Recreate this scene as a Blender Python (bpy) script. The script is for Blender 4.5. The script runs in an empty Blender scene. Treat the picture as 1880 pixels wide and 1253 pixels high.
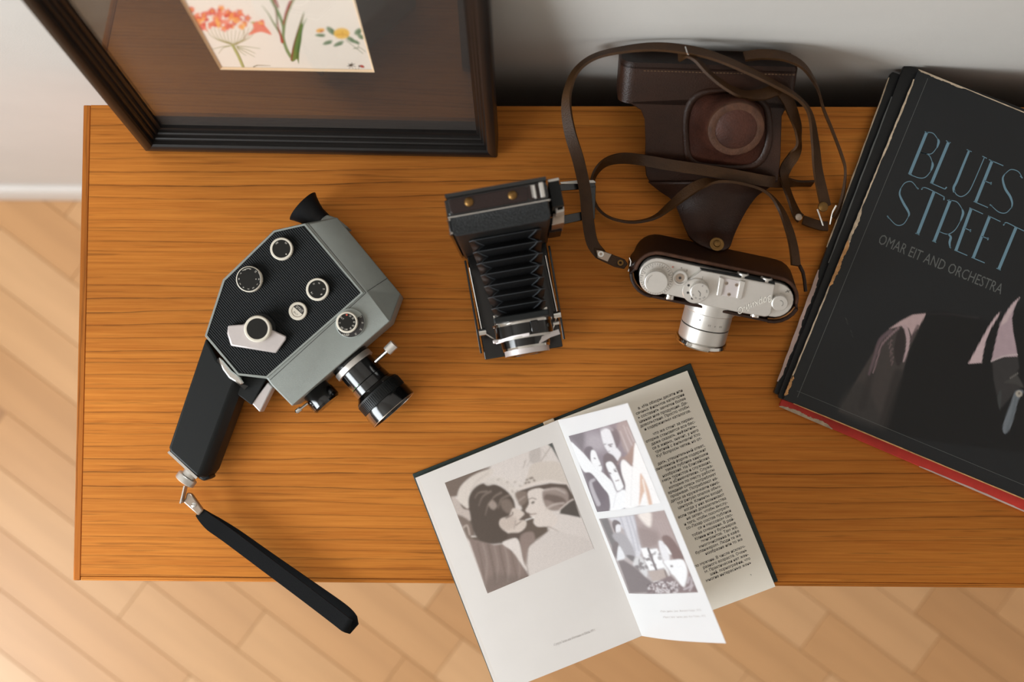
import bpy, bmesh, math, random
import numpy as np
from mathutils import Vector, Matrix

random.seed(7)
SC = bpy.context.scene
COL = SC.collection
RAD = math.radians
V = Vector

# ------------------------------------------------------------------ camera, world, lights, exposure
T = 0.69                                   # height of the sideboard top above the floor
F_PX = 2200.0                              # focal length in pixels of an 1880 x 1253 picture
PITCH, ROLL, YAW = 0.04422581, 0.01331499, 0.00575841
CAM_POS = V((0.40160901, 0.16724083, T + 1.06314454))
CAM_R = Matrix.Rotation(YAW, 3, 'Z') @ Matrix.Rotation(ROLL, 3, 'Y') @ Matrix.Rotation(PITCH, 3, 'X')
cam_data = bpy.data.cameras.new('camera')
cam = bpy.data.objects.new('camera', cam_data)
COL.objects.link(cam)
cam.matrix_world = Matrix.Translation(CAM_POS) @ CAM_R.to_4x4()
cam_data.sensor_width = 36.0
cam_data.lens = 36.0 * F_PX / 1880.0
cam_data.clip_start = 0.02
cam_data.dof.use_dof = True
cam_data.dof.focus_distance = 1.045
cam_data.dof.aperture_fstop = 3.2
SC.camera = cam

world = bpy.data.worlds.new('world')
SC.world = world
world.use_nodes = True
bg = world.node_tree.nodes['Background']
bg.inputs[0].default_value = (1.0, 0.95, 0.89, 1)
bg.inputs[1].default_value = 1.0

def area_light(name, loc, target, sx, sy, power, color):
    d = bpy.data.lights.new(name, 'AREA')
    d.shape = 'RECTANGLE'; d.size = sx; d.size_y = sy
    d.energy = power; d.color = color
    o = bpy.data.objects.new(name, d)
    COL.objects.link(o)
    o.location = loc
    o.rotation_euler = (V(target) - V(loc)).to_track_quat('-Z', 'Y').to_euler()
    return o
WY0, WY1, WZ0, WZ1 = -1.65, -0.25, 1.02, 2.28                # the window opening in the left wall
area_light('window_light', (-1.46, (WY0+WY1)/2, (WZ0+WZ1)/2), (0.9, -0.35, 0.9), WY1-WY0-.1, WZ1-WZ0-.1, 82, (0.90, 0.96, 1.0))

SC.view_settings.view_transform = 'Standard'
SC.view_settings.look = 'None'
SC.view_settings.gamma = 1.0
SC.view_settings.use_curve_mapping = False
SC.view_settings.exposure = -0.08

# ------------------------------------------------------------------ helpers: measuring
def ray(px, py):
    return (CAM_R @ V(((px - 940.0) / F_PX, -(py - 626.5) / F_PX, -1.0))).normalized()
def U(px, py, h):
    """point seen at photograph pixel (px, py) that lies h above the sideboard top"""
    d = ray(px, py)
    return CAM_POS + d * ((T + h - CAM_POS.z) / d.z)
def hit(px, py, p0, n):
    d = ray(px, py)
    return CAM_POS + d * ((p0 - CAM_POS).dot(n) / d.dot(n))
def pix(P):
    q = CAM_R.transposed() @ (V(P) - CAM_POS)
    return (940 + F_PX * q.x / -q.z, 626.5 - F_PX * q.y / -q.z)
def spline(pts, n=6, closed=False):
    P = [np.array(p, float) for p in pts]; m = len(P); out = []
    rng = range(m if closed else m - 1)
    for i in rng:
        if closed: a, b, c, d = P[i-1], P[i], P[(i+1) % m], P[(i+2) % m]
        else: a, b, c, d = P[max(i-1, 0)], P[i], P[i+1], P[min(i+2, m-1)]
        for k in range(n):
            t = k / n
            out.append(0.5*((2*b)+(-a+c)*t+(2*a-5*b+4*c-d)*t*t+(-a+3*b-3*c+d)*t**3))
    if not closed: out.append(P[-1])
    return [tuple(p) for p in out]

# ------------------------------------------------------------------ helpers: materials
def lin(c):
    def f(x):
        x /= 255.0
        return x/12.92 if x <= 0.04045 else ((x+0.055)/1.055)**2.4
    return (f(c[0]), f(c[1]), f(c[2]), 1.0)
def newmat(name):
    m = bpy.data.materials.new(name); m.use_nodes = True
    nt = m.node_tree; b = nt.nodes['Principled BSDF']
    return m, nt, b
def N(nt, t, **kw):
    n = nt.nodes.new(t)
    for k, v in kw.items():
        if k.startswith('_'): setattr(n, k[1:], v)
        else: n.inputs[k.replace('_', ' ')].default_value = v
    return n
def coords(nt, scale=(1, 1, 1), rot=(0, 0, 0)):
    tc = nt.nodes.new('ShaderNodeTexCoord'); mp = nt.nodes.new('ShaderNodeMapping')
    mp.inputs['Scale'].default_value = scale; mp.inputs['Rotation'].default_value = rot
    nt.links.new(tc.outputs['Object'], mp.inputs['Vector'])
    return mp.outputs[0]
def ramp(nt, stops, interp='LINEAR'):
    r = nt.nodes.new('ShaderNodeValToRGB'); r.color_ramp.interpolation = interp
    e = r.color_ramp.elements
    while len(e) < len(stops): e.new(0.5)
    for i, (p, c) in enumerate(stops): e[i].position = p; e[i].color = c
    return r
def mat(name, c, rough=0.5, metal=0.0, var=0.0, vscale=40, bump=0.0, bscale=300, coat=0.0, spec=0.5, sheen=0.0, stretch=(1,1,1)):
    m, nt, b = newmat(name)
    L = nt.links
    b.inputs['Roughness'].default_value = rough; b.inputs['Metallic'].default_value = metal
    b.inputs['Coat Weight'].default_value = coat; b.inputs['Coat Roughness'].default_value = 0.15
    b.inputs['Specular IOR Level'].default_value = spec
    b.inputs['Sheen Weight'].default_value = sheen
    v = coords(nt, stretch)
    col = lin(c)
    nz = N(nt, 'ShaderNodeTexNoise', Scale=vscale, Detail=5.0, Roughness=0.6); L.new(v, nz.inputs['Vector'])
    lo = tuple(x*(1-var) for x in col[:3])+(1,); hi = tuple(min(1, x*(1+var)) for x in col[:3])+(1,)
    r = ramp(nt, [(0.3, lo), (0.7, hi)]); L.new(nz.outputs[0], r.inputs[0]); L.new(r.outputs[0], b.inputs['Base Color'])
    if bump > 0:
        n2 = N(nt, 'ShaderNodeTexNoise', Scale=bscale, Detail=3.0); L.new(v, n2.inputs['Vector'])
        bp = N(nt, 'ShaderNodeBump', Strength=bump, Distance=0.001); L.new(n2.outputs[0], bp.inputs['Height']); L.new(bp.outputs[0], b.inputs['Normal'])
    return m
def wood(name, c_light, c_mid, c_dark, rot=0.0, rings=92.0, rough=0.5, linew=0.72, lustre=0.74):
    m, nt, b = newmat(name); L = nt.links
    v = coords(nt, (1, 1, 1), (0, 0, rot))
    def mapped(s):
        mp = nt.nodes.new('ShaderNodeMapping'); mp.inputs['Scale'].default_value = s; L.new(v, mp.inputs['Vector']); return mp.outputs[0]
    big = N(nt, 'ShaderNodeTexNoise', Scale=1.0, Detail=2.0); L.new(mapped((0.7, 8, 3)), big.inputs['Vector'])
    wob = N(nt, 'ShaderNodeTexNoise', Scale=1.0, Detail=3.0); L.new(mapped((9, 40, 10)), wob.inputs['Vector'])
    sep = nt.nodes.new('ShaderNodeSeparateXYZ'); L.new(v, sep.inputs[0])
    def M(op, a, bb, c=None):
        n = nt.nodes.new('ShaderNodeMath'); n.operation = op
        for i, x in enumerate((a, bb) if c is None else (a, bb, c)):
            if isinstance(x, (int, float)): n.inputs[i].default_value = x
            else: L.new(x, n.inputs[i])
        return n.outputs[0]
    ph = M('ADD', M('MULTIPLY', sep.outputs['Y'], rings), M('ADD', M('MULTIPLY', big.outputs[0], 4.2), M('MULTIPLY', wob.outputs[0], 0.42)))
    fr = M('FRACT', ph, 0.0)
    ln = ramp(nt, [(0.0, (0.1, 0.1, 0.1, 1)), (0.07, (0, 0, 0, 1)), (0.70, (0.04, 0.04, 0.04, 1)), (0.90, (0.26, 0.26, 0.26, 1)), (0.935, (1, 1, 1, 1)), (0.975, (1, 1, 1, 1)), (1.0, (0.1, 0.1, 0.1, 1))])
    L.new(fr, ln.inputs[0])
    # ring strength changes from ring to ring and along the length
    st = N(nt, 'ShaderNodeTexNoise', Scale=1.0, Detail=2.0); L.new(mapped((0.55, 34, 5)), st.inputs['Vector'])
    stx = ramp(nt, [(0.34, (0.12, 0.12, 0.12, 1)), (0.64, (1, 1, 1, 1))]); L.new(st.outputs[0], stx.inputs[0])
    fine = N(nt, 'ShaderNodeTexNoise', Scale=1.0, Detail=4.0, Roughness=0.7); L.new(mapped((9, 420, 60)), fine.inputs['Vector'])
    base = nt.nodes.new('ShaderNodeMix'); base.data_type = 'RGBA'
    fr2 = ramp(nt, [(0.32, (0, 0, 0, 1)), (0.68, (1, 1, 1, 1))]); L.new(fine.outputs[0], fr2.inputs[0])
    L.new(fr2.outputs[0], base.inputs[0]); base.inputs[6].default_value = lin(c_mid); base.inputs[7].default_value = lin(c_light)
    dash = N(nt, 'ShaderNodeTexNoise', Scale=1.0, Detail=3.0); L.new(mapped((45, 300, 60)), dash.inputs['Vector'])
    dx = ramp(nt, [(0.36, (0.62, 0.62, 0.62, 1)), (0.60, (1, 1, 1, 1))]); L.new(dash.outputs[0], dx.inputs[0])
    pore = N(nt, 'ShaderNodeTexNoise', Scale=1.0, Detail=2.0); L.new(mapped((14, 420, 60)), pore.inputs['Vector'])
    px = ramp(nt, [(0.60, (0, 0, 0, 1)), (0.72, (0.34, 0.34, 0.34, 1))]); L.new(pore.outputs[0], px.inputs[0])
    k = M('MAXIMUM', M('MULTIPLY', M('MULTIPLY', M('MULTIPLY', ln.outputs[0], stx.outputs[0]), dx.outputs[0]), linew), px.outputs[0])
    mix = nt.nodes.new('ShaderNodeMix'); mix.data_type = 'RGBA'
    L.new(k, mix.inputs[0]); L.new(base.outputs[2], mix.inputs[6]); mix.inputs[7].default_value = lin(c_dark)
    blot = N(nt, 'ShaderNodeTexNoise', Scale=1.0, Detail=2.0); L.new(mapped((3, 12, 4)), blot.inputs['Vector'])
    br = ramp(nt, [(0.3, (0.86, 0.84, 0.82, 1)), (0.7, (1.08, 1.07, 1.05, 1))]); L.new(blot.outputs[0], br.inputs[0])
    mul = nt.nodes.new('ShaderNodeMix'); mul.data_type = 'RGBA'; mul.blend_type = 'MULTIPLY'; mul.inputs[0].default_value = 1
    L.new(mix.outputs[2], mul.inputs[6]); L.new(br.outputs[0], mul.inputs[7]); L.new(mul.outputs[2], b.inputs['Base Color'])
    b.inputs['Roughness'].default_value = rough; b.inputs['Metallic'].default_value = lustre      # coloured lustre of the oiled fibres
    bp = N(nt, 'ShaderNodeBump', Strength=0.12, Distance=0.0006); L.new(fine.outputs[0], bp.inputs['Height']); L.new(bp.outputs[0], b.inputs['Normal'])
    return m

M = {}
M['teak'] = wood('teak', (208, 134, 56), (182, 108, 40), (70, 40, 18))
M['teak_edge'] = wood('teak_edge', (200, 124, 50), (174, 100, 36), (96, 54, 22), rot=RAD(90), rings=60)
M['teak_body'] = wood('teak_body', (200, 122, 44), (172, 97, 31), (80, 44, 16))
def beech():
    m, nt, b = newmat('beech'); L = nt.links
    v = coords(nt, (2.2, 26, 5))
    nz = N(nt, 'ShaderNodeTexNoise', Scale=1.0, Detail=4.0); L.new(v, nz.inputs['Vector'])
    oi = nt.nodes.new('ShaderNodeObjectInfo')
    r1 = ramp(nt, [(0, lin((192, 146, 98))), (0.35, lin((199, 152, 103))), (0.7, lin((203, 158, 110))), (1, lin((212, 170, 124)))]); L.new(oi.outputs['Random'], r1.inputs[0])
    r2 = ramp(nt, [(0.35, (0.90, 0.88, 0.86, 1)), (0.7, (1.04, 1.03, 1.02, 1))]); L.new(nz.outputs[0], r2.inputs[0])
    mul = nt.nodes.new('ShaderNodeMix'); mul.data_type = 'RGBA'; mul.blend_type = 'MULTIPLY'; mul.inputs[0].default_value = 1
    L.new(r1.outputs[0], mul.inputs[6]); L.new(r2.outputs[0], mul.inputs[7]); L.new(mul.outputs[2], b.inputs['Base Color'])
    b.inputs['Roughness'].default_value = 0.38
    return m
M['beech'] = beech()
M['beech_gap'] = mat('beech_gap', (168, 126, 86), 0.7)
M['plaster'] = mat('plaster', (204, 200, 194), 0.9, var=0.03, vscale=6, bump=0.15, bscale=700)
M['white_paint'] = mat('white_paint', (206, 202, 196), 0.45, var=0.02)
M['lacquer'] = mat('dark_lacquer', (22, 18, 16), 0.4, var=0.15, vscale=30, spec=0.35)
M['mat_board'] = mat('dark_mat_board', (50, 43, 38), 0.9, var=0.22, vscale=60, stretch=(1, 14, 8))
M['cream_card'] = mat('cream_card', (228, 198, 162), 0.8, var=0.04)
M['hardboard'] = mat('hardboard', (90, 66, 45), 0.9, var=0.1)
M['grey_enamel'] = mat('grey_enamel', (146, 151, 146), 0.42, var=0.04, vscale=90, bump=0.25, bscale=2600)
M['black_plastic'] = mat('black_plastic', (12, 16, 17), 0.5, spec=0.35, var=0.06, bump=0.1, bscale=1800)
M['black_ribbed'] = mat('black_ribbed', (9, 13, 15), 0.6, var=0.08, spec=0.3)
M['black_gloss'] = mat('black_gloss', (7, 7, 8), 0.16, var=0.05, coat=0.4)
M['black_face'] = mat('black_dial_face', (22, 21, 17), 0.5, spec=0.3, var=0.05)
M['black_rubber'] = mat('black_rubber', (12, 13, 16), 0.55, spec=0.35, var=0.08)
M['cream_metal'] = mat('cream_metal', (222, 214, 198), 0.42, var=0.02)
M['satin_alu'] = mat('satin_aluminium', (206, 198, 196), 0.42, metal=0.55, var=0.03, vscale=200)
M['satin_chrome'] = mat('satin_chrome', (212, 208, 202), 0.36, metal=0.75, var=0.02, vscale=300, bump=0.08, bscale=3000)
M['chrome'] = mat('chrome', (222, 220, 216), 0.12, metal=1.0, var=0.01)
M['brushed'] = mat('brushed_steel', (176, 160, 146), 0.3, metal=0.85, var=0.05)
M['brass'] = mat('brass', (128, 96, 54), 0.42, metal=0.9, var=0.1, vscale=120)
M['mark_white'] = mat('white_marking', (226, 220, 208), 0.6)
M['mark_red'] = mat('red_marking', (205, 92, 74), 0.6)
M['mark_black'] = mat('black_marking', (38, 34, 32), 0.6)
M['mark_green'] = mat('green_marking', (60, 120, 50), 0.6)
M['mark_grey'] = mat('grey_engraving', (92, 88, 84), 0.5)
M['crease'] = mat('worn_highlight_edge', (62, 66, 70), 0.4)
M['webbing'] = mat('black_webbing', (8, 9, 11), 0.75, spec=0.2, var=0.1, vscale=400, bump=0.2, bscale=1500)
M['leather_black'] = mat('grained_black_leather', (12, 15, 16), 0.42, spec=0.4, var=0.25, vscale=500, bump=0.9, bscale=1300)
M['leather_handle'] = mat('brown_handle_leather', (38, 23, 20), 0.4, spec=0.4, var=0.15, vscale=80, bump=0.2, bscale=700)
M['bellows'] = mat('bellows_cloth', (7, 7, 8), 0.5, spec=0.35, var=0.2, vscale=200, bump=0.3, bscale=900)
M['leather'] = mat('brown_leather', (50, 28, 17), 0.4, spec=0.35, var=0.20, vscale=45, bump=0.35, bscale=900)
M['leather_dark'] = mat('dark_brown_leather', (40, 21, 11), 0.45, spec=0.3, var=0.2, vscale=40, bump=0.3, bscale=900)
M['leather_red'] = mat('worn_reddish_leather', (66, 36, 26), 0.5, spec=0.3, var=0.35, vscale=55, bump=0.4, bscale=600)
M['leather_worn'] = mat('worn_leather_edge', (76, 48, 33), 0.6, spec=0.3, var=0.3, vscale=150, bump=0.4, bscale=700)
M['strap'] = mat('strap_leather', (64, 40, 17), 0.5, spec=0.3, var=0.22, vscale=60, bump=0.3, bscale=900)
M['thread'] = mat('waxed_thread', (120, 92, 66), 0.8)
M['velvet'] = mat('tan_lining', (150, 98, 52), 0.8, var=0.15)
M['board_cloth'] = mat('dark_green_book_cloth', (22, 40, 36), 0.6, var=0.15, vscale=300, bump=0.25, bscale=2000)
M['paper'] = mat('book_paper', (214, 208, 203), 0.55, var=0.02, vscale=20)
M['paper_warm_lifted'] = mat('book_paper_warm_lifted', (247, 240, 227), 0.75, var=0.03, vscale=20)  # same book paper, colour lightened to offset the standing leaf's shade
M['gloss_paper'] = mat('coated_paper', (236, 239, 244), 0.3, var=0.01)
def translucent(name, k):
    m = M[name]; nt = m.node_tree; L = nt.links; b = nt.nodes['Principled BSDF']; out = nt.nodes['Material Output']
    t = nt.nodes.new('ShaderNodeBsdfTranslucent'); t.inputs[0].default_value = (0.9, 0.86, 0.8, 1); mx = nt.nodes.new('ShaderNodeMixShader'); mx.inputs[0].default_value = k
    L.new(b.outputs[0], mx.inputs[1]); L.new(t.outputs[0], mx.inputs[2]); L.new(mx.outputs[0], out.inputs['Surface'])
translucent('gloss_paper', 0.52)
M['ink'] = mat('black_ink', (40, 32, 26), 0.7)
M['ink_pale'] = mat('pale_ink', (188, 181, 177), 0.7)
M['paper_edge'] = mat('page_edges', (196, 180, 158), 0.8, var=0.15, vscale=200, stretch=(1, 1, 30))
M['sleeve_black'] = mat('black_record_sleeve', (25, 27, 29), 0.42, spec=0.4, var=0.10, vscale=8, bump=0.05, bscale=500)
M['sleeve_dark'] = mat('black_card', (15, 16, 17), 0.4, spec=0.4, var=0.2, vscale=30)
M['worn_card'] = mat('worn_card_edge', (190, 170, 145), 0.85, var=0.3, vscale=150)
M['worn_orange'] = mat('worn_orange_edge', (190, 140, 90), 0.85, var=0.3, vscale=150)
M['pink_card'] = mat('pale_pink_card', (196, 168, 158), 0.7, var=0.15)
M['red_card'] = mat('red_card', (196, 52, 40), 0.6, var=0.2, vscale=40)
M['title_blue'] = mat('title_blue_ink', (102, 134, 150), 0.55)
M['title_grey'] = mat('title_grey_ink', (88, 90, 88), 0.55)
def glass_mat():
    m = bpy.data.materials.new('picture_glass'); m.use_nodes = True; nt = m.node_tree; L = nt.links
    nt.nodes.remove(nt.nodes['Principled BSDF'])
    tr = nt.nodes.new('ShaderNodeBsdfTransparent'); gl = nt.nodes.new('ShaderNodeBsdfGlossy'); gl.inputs['Roughness'].default_value = 0.01
    fr = nt.nodes.new('ShaderNodeFresnel'); ge = nt.nodes.new('ShaderNodeNewGeometry')
    ma = nt.nodes.new('ShaderNodeMath'); ma.operation = 'MULTIPLY_ADD'; ma.inputs[1].default_value = 1/1.33-1.33; ma.inputs[2].default_value = 1.33
    L.new(ge.outputs['Backfacing'], ma.inputs[0]); L.new(ma.outputs[0], fr.inputs['IOR'])
    mx = nt.nodes.new('ShaderNodeMixShader')
    L.new(fr.outputs[0], mx.inputs[0]); L.new(tr.outputs[0], mx.inputs[1]); L.new(gl.outputs[0], mx.inputs[2])
    L.new(mx.outputs[0], nt.nodes['Material Output'].inputs['Surface'])
    return m
M['glass'] = glass_mat()
def print_mat(name, rough, spec=0.5):
    m, nt, b = newmat(name); a = nt.nodes.new('ShaderNodeAttribute'); a.attribute_name = 'Col'
    nt.links.new(a.outputs['Color'], b.inputs['Base Color']); b.inputs['Roughness'].default_value = rough; b.inputs['Specular IOR Level'].default_value = spec
    return m
M['print_sleeve'] = print_mat('printed_sleeve', 0.42, 0.4)
M['print_matte'] = print_mat('printed_paper', 0.6)
M['print_gloss'] = print_mat('printed_gloss_paper', 0.3)

# ------------------------------------------------------------------ helpers: objects
class Thing:
    def __init__(s, name, label, cat, loc, group=None, kind=None):
        o = bpy.data.objects.new(name, None); COL.objects.link(o); o.empty_display_size = 0.02
        o.location = loc; o['label'] = label; o['category'] = cat
        if group: o['group'] = group
        if kind: o['kind'] = kind
        s.o = o; s.loc = V(loc)
class MB:
    """collects geometry in world coordinates"""
    def __init__(s): s.v = []; s.f = []; s.mi = []; s.cur = 0
    def add(s, vs, fs):
        b = len(s.v); s.v += [tuple(p) for p in vs]; s.f += [tuple(i+b for i in f) for f in fs]; s.mi += [s.cur]*len(fs); return s
    def prism(s, lo, hi, cap=True):
        n = len(lo); vs = list(lo)+list(hi)
        fs = [(i, (i+1) % n, n+(i+1) % n, n+i) for i in range(n)]
        if cap: fs += [tuple(range(n-1, -1, -1)), tuple(range(n, 2*n))]
        return s.add(vs, fs)
    def loft(s, rings, closed=True, cap=True):
        n = len(rings[0]); vs = [p for r in rings for p in r]; fs = []
        for k in range(len(rings)-1):
            for i in range(n if closed else n-1):
                j = (i+1) % n; fs.append((k*n+i, k*n+j, (k+1)*n+j, (k+1)*n+i))
        if cap and closed: fs += [tuple(range(n-1, -1, -1)), tuple((len(rings)-1)*n+i for i in range(n))]
        return s.add(vs, fs)
    def lathe(s, p0, axis, prof, seg=32, cap=True, ref=None, poly=None):
        axis = V(axis).normalized(); r = V(ref) if ref else (V((0, 0, 1)) if abs(axis.z) < 0.9 else V((1, 0, 0)))
        a = axis.cross(r).normalized(); b = axis.cross(a).normalized(); rings = []
        for t, rad in prof:
            c = V(p0)+axis*t
            rings.append([c+(a*math.cos(2*math.pi*i/seg)+b*math.sin(2*math.pi*i/seg))*rad for i in range(seg)])
        return s.loft(rings, True, cap)
    def cyl(s, p0, p1, r, r1=None, seg=24):
        p0, p1 = V(p0), V(p1); return s.lathe(p0, p1-p0, [(0, r), ((p1-p0).length, r if r1 is None else r1)], seg)
    def ring(s, p0, axis, ri, ro, h, seg=40):
        return s.lathe(p0, axis, [(0, ro), (h, ro), (h, ri), (0, ri), (0, ro)], seg, cap=False)
    def box(s, o, ex, ey, ez, x0, x1, y0, y1, z0, z1):
        q = lambda x, y, z: o+ex*x+ey*y+ez*z
        return s.prism([q(x0, y0, z0), q(x1, y0, z0), q(x1, y1, z0), q(x0, y1, z0)], [q(x0, y0, z1), q(x1, y0, z1), q(x1, y1, z1), q(x0, y1, z1)])
    def tube(s, pts, r, seg=10, cap=True):
        P = [V(p) for p in pts]; rings = []; up = None
        for i, p in enumerate(P):
            d = (P[min(i+1, len(P)-1)]-P[max(i-1, 0)]).normalized()
            if up is None: up = d.orthogonal().normalized()
            up = (up-d*up.dot(d)).normalized(); b = d.cross(up); rr = r[i] if isinstance(r, (list, tuple)) else r
            rings.append([p+(up*math.cos(2*math.pi*k/seg)+b*math.sin(2*math.pi*k/seg))*rr for k in range(seg)])
        return s.loft(rings, True, cap)
    def ribbon(s, pts, w, th, rolls=None):
        """flat band along pts; roll 0 lies flat, 90 stands on edge"""
        P = [V(p) for p in pts]; rings = []; n = len(P)
        for i, p in enumerate(P):
            d = (P[min(i+1, n-1)]-P[max(i-1, 0)]).normalized()
            side = V((d.y, -d.x, 0));
            side = side.normalized() if side.length > 1e-6 else V((1, 0, 0))
            up = side.cross(d).normalized()
            if up.z < 0: up = -up
            a = RAD(rolls[i] if rolls else 0); ww = w[i] if isinstance(w, (list, tuple)) else w
            wd = side*math.cos(a)+up*math.sin(a); nn = up*math.cos(a)-side*math.sin(a)
            rings.append([p-wd*ww/2-nn*th/2, p+wd*ww/2-nn*th/2, p+wd*ww/2+nn*th/2, p-wd*ww/2+nn*th/2])
        return s.loft(rings, True, True)
    def text(s, body, o, ex, ey, size, align='C', xs=1.0, shear=0.0, vc=False):
        vs, fs, w, h = glyphs(body)
        off = {'C': -w/2, 'L': 0, 'R': -w}[align]; oy = -0.36 if vc else 0
        return s.add([o+ex*((x+off+shear*y)*size*xs)+ey*((y+oy)*size) for x, y in vs], fs)
_gl = {}
def glyphs(body, bold=0.0):
    if body not in _gl:
        c = bpy.data.curves.new('t', 'FONT'); c.body = body; c.size = 1.0; c.resolution_u = 2; c.offset = bold
        o = bpy.data.objects.new('t', c); COL.objects.link(o)
        me = bpy.data.meshes.new_from_object(o.evaluated_get(bpy.context.evaluated_depsgraph_get()))
        vs = [(v.co.x, v.co.y) for v in me.vertices]; fs = [tuple(p.vertices) for p in me.polygons]
        bpy.data.objects.remove(o); bpy.data.curves.remove(c); bpy.data.meshes.remove(me)
        x0 = min(v[0] for v in vs); x1 = max(v[0] for v in vs)
        _gl[body] = ([(x-x0, y) for x, y in vs], fs, x1-x0, max(v[1] for v in vs))
    return _gl[body]
def part(name, mb, m, parent=None, label=None, bevel=0, seg=2, sharp=38, kind=None, recalc=True, loc=None):
    """one mesh object; parent is a Thing, a part of one, or None"""
    if isinstance(parent, Thing): root, po = parent.loc, parent.o
    elif parent is not None: root, po = V(parent['_root']), parent
    else: root, po = V(loc or (0, 0, 0)), None
    me = bpy.data.meshes.new(name)
    me.from_pydata([V(p)-root for p in mb.v], [], mb.f)
    if recalc:
        bm = bmesh.new(); bm.from_mesh(me); bmesh.ops.recalc_face_normals(bm, faces=bm.faces); bm.to_mesh(me); bm.free()
    for q in (m if isinstance(m, list) else [m]): me.materials.append(q)
    if isinstance(m, list): me.polygons.foreach_set('material_index', mb.mi)
    me.polygons.foreach_set('use_smooth', [True]*len(me.polygons)); me.set_sharp_from_angle(angle=RAD(sharp))
    o = bpy.data.objects.new(name, me); COL.objects.link(o)
    if po is not None: o.parent = po
    else: o.location = root
    o['_root'] = tuple(root)
    if label: o['label'] = label
    if kind: o['kind'] = kind
    if bevel:
        b = o.modifiers.new('bevel', 'BEVEL'); b.width = bevel; b.segments = seg; b.limit_method = 'ANGLE'; b.angle_limit = RAD(40)
    return o
Z = V((0, 0, 1))

# painter: flat prints evaluated on a fine grid of the printed sheet
class Paint:
    def __init__(s, P, base): s.P = P; s.c = np.tile(np.array(lin(base)[:3]), (len(P), 1))
    def mixin(s, a, col):
        col = np.array(lin(col)[:3]) if not isinstance(col, np.ndarray) else col
        s.c = s.c*(1-a[:, None])+col*a[:, None]
    def sd(s, poly):
        P = s.P; d = np.full(len(P), 1e9); ins = np.zeros(len(P), bool); n = len(poly)
        for i in range(n):
            a = np.array(poly[i]); b = np.array(poly[(i+1) % n]); e = b-a; w = P-a
            t = np.clip((w@e)/(e@e+1e-12), 0, 1); d = np.minimum(d, ((w-t[:, None]*e)**2).sum(1))
            c = ((a[1] <= P[:, 1]) & (b[1] > P[:, 1])) | ((b[1] <= P[:, 1]) & (a[1] > P[:, 1]))
            xx = a[0]+(P[:, 1]-a[1])*(e[0]/(e[1] if abs(e[1]) > 1e-9 else 1e-9)); ins ^= c & (P[:, 0] < xx)
        d = np.sqrt(d); return np.where(ins, -d, d)
    def poly(s, pts, col, blur=0.8, alpha=1.0, smooth=True):
        if smooth: pts = spline(pts, 4, True)
        s.mixin(np.clip(0.5-s.sd(pts)/(2*blur), 0, 1)*alpha, col)
    def ell(s, cx, cy, rx, ry, rot, col, blur=0.8, alpha=1.0):
        c, k = math.cos(RAD(rot)), math.sin(RAD(rot)); d = s.P-np.array((cx, cy)); x = (d[:, 0]*c+d[:, 1]*k)/rx; y = (-d[:, 0]*k+d[:, 1]*c)/ry
        r = np.sqrt(x*x+y*y); s.mixin(np.clip(0.5-(r-1)*min(rx, ry)/(2*blur), 0, 1)*alpha, col)
    def line(s, pts, w, col, blur=0.5, alpha=1.0, smooth=True):
        if smooth and len(pts) > 2: pts = spline(pts, 5)
        n = len(pts); best = np.full(len(s.P), 1e9)
        for i in range(n-1):
            a = np.array(pts[i]); e = np.array(pts[i+1])-a; q = s.P-a; t = np.clip((q@e)/(e@e+1e-12), 0, 1)
            ww = (w[0]+(w[1]-w[0])*((i+t)/(n-1)))/2 if isinstance(w, tuple) else w/2
            best = np.minimum(best, np.sqrt(((q-t[:, None]*e)**2).sum(1))-ww)
        s.mixin(np.clip(0.5-best/(2*blur), 0, 1)*alpha, col)
    def noise(s, amp, k, seed=0):
        r = np.random.RandomState(seed); q = np.zeros(len(s.P))
        for _ in range(8):
            d = r.normal(size=2)*k; q += np.sin(s.P@d+r.rand()*6.3)
        s.c = np.clip(s.c*(1+amp*q[:, None]/3), 0, 1)
def sheet(name, f, nu, nv, paint, m, parent, soft=0):
    """a printed sheet: f(u, v) gives the point, paint(P) the colour at the matching photograph pixels"""
    pts = [f(i/(nu-1), j/(nv-1)) for j in range(nv) for i in range(nu)]
    mb = MB(); mb.add(pts, [(j*nu+i, j*nu+i+1, (j+1)*nu+i+1, (j+1)*nu+i) for j in range(nv-1) for i in range(nu-1)])
    o = part(name, mb, m, parent, recalc=False)
    A = np.array(pts)-np.array(CAM_POS); q = A@np.array(CAM_R)
    P = np.stack([940+F_PX*q[:, 0]/-q[:, 2], 626.5-F_PX*q[:, 1]/-q[:, 2]], 1)
    c = paint(P)
    if soft:                                   # the slight softness of a halftone print
        g = c.reshape(nv, nu, 3); k = np.exp(-0.5*(np.arange(-3, 4)/soft)**2); k /= k.sum()
        for ax_ in (0, 1):
            pad = [(3, 3) if a == ax_ else (0, 0) for a in range(3)]; h = np.pad(g, pad, 'edge')
            g = sum(k[i]*(h[i:i+g.shape[0]] if ax_ == 0 else h[:, i:i+g.shape[1]]) for i in range(7))
        g = g*(1+np.random.RandomState(3).normal(size=(nv, nu, 1))*.035); c = np.clip(g, 0, 1).reshape(-1, 3)
    at = o.data.color_attributes.new('Col', 'FLOAT_COLOR', 'POINT')
    at.data.foreach_set('color', np.concatenate([c, np.ones((len(c), 1))], 1).astype(np.float32).ravel())
    if (o.data.polygons[0].normal.z) < 0: o.data.flip_normals()
    return o

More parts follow.
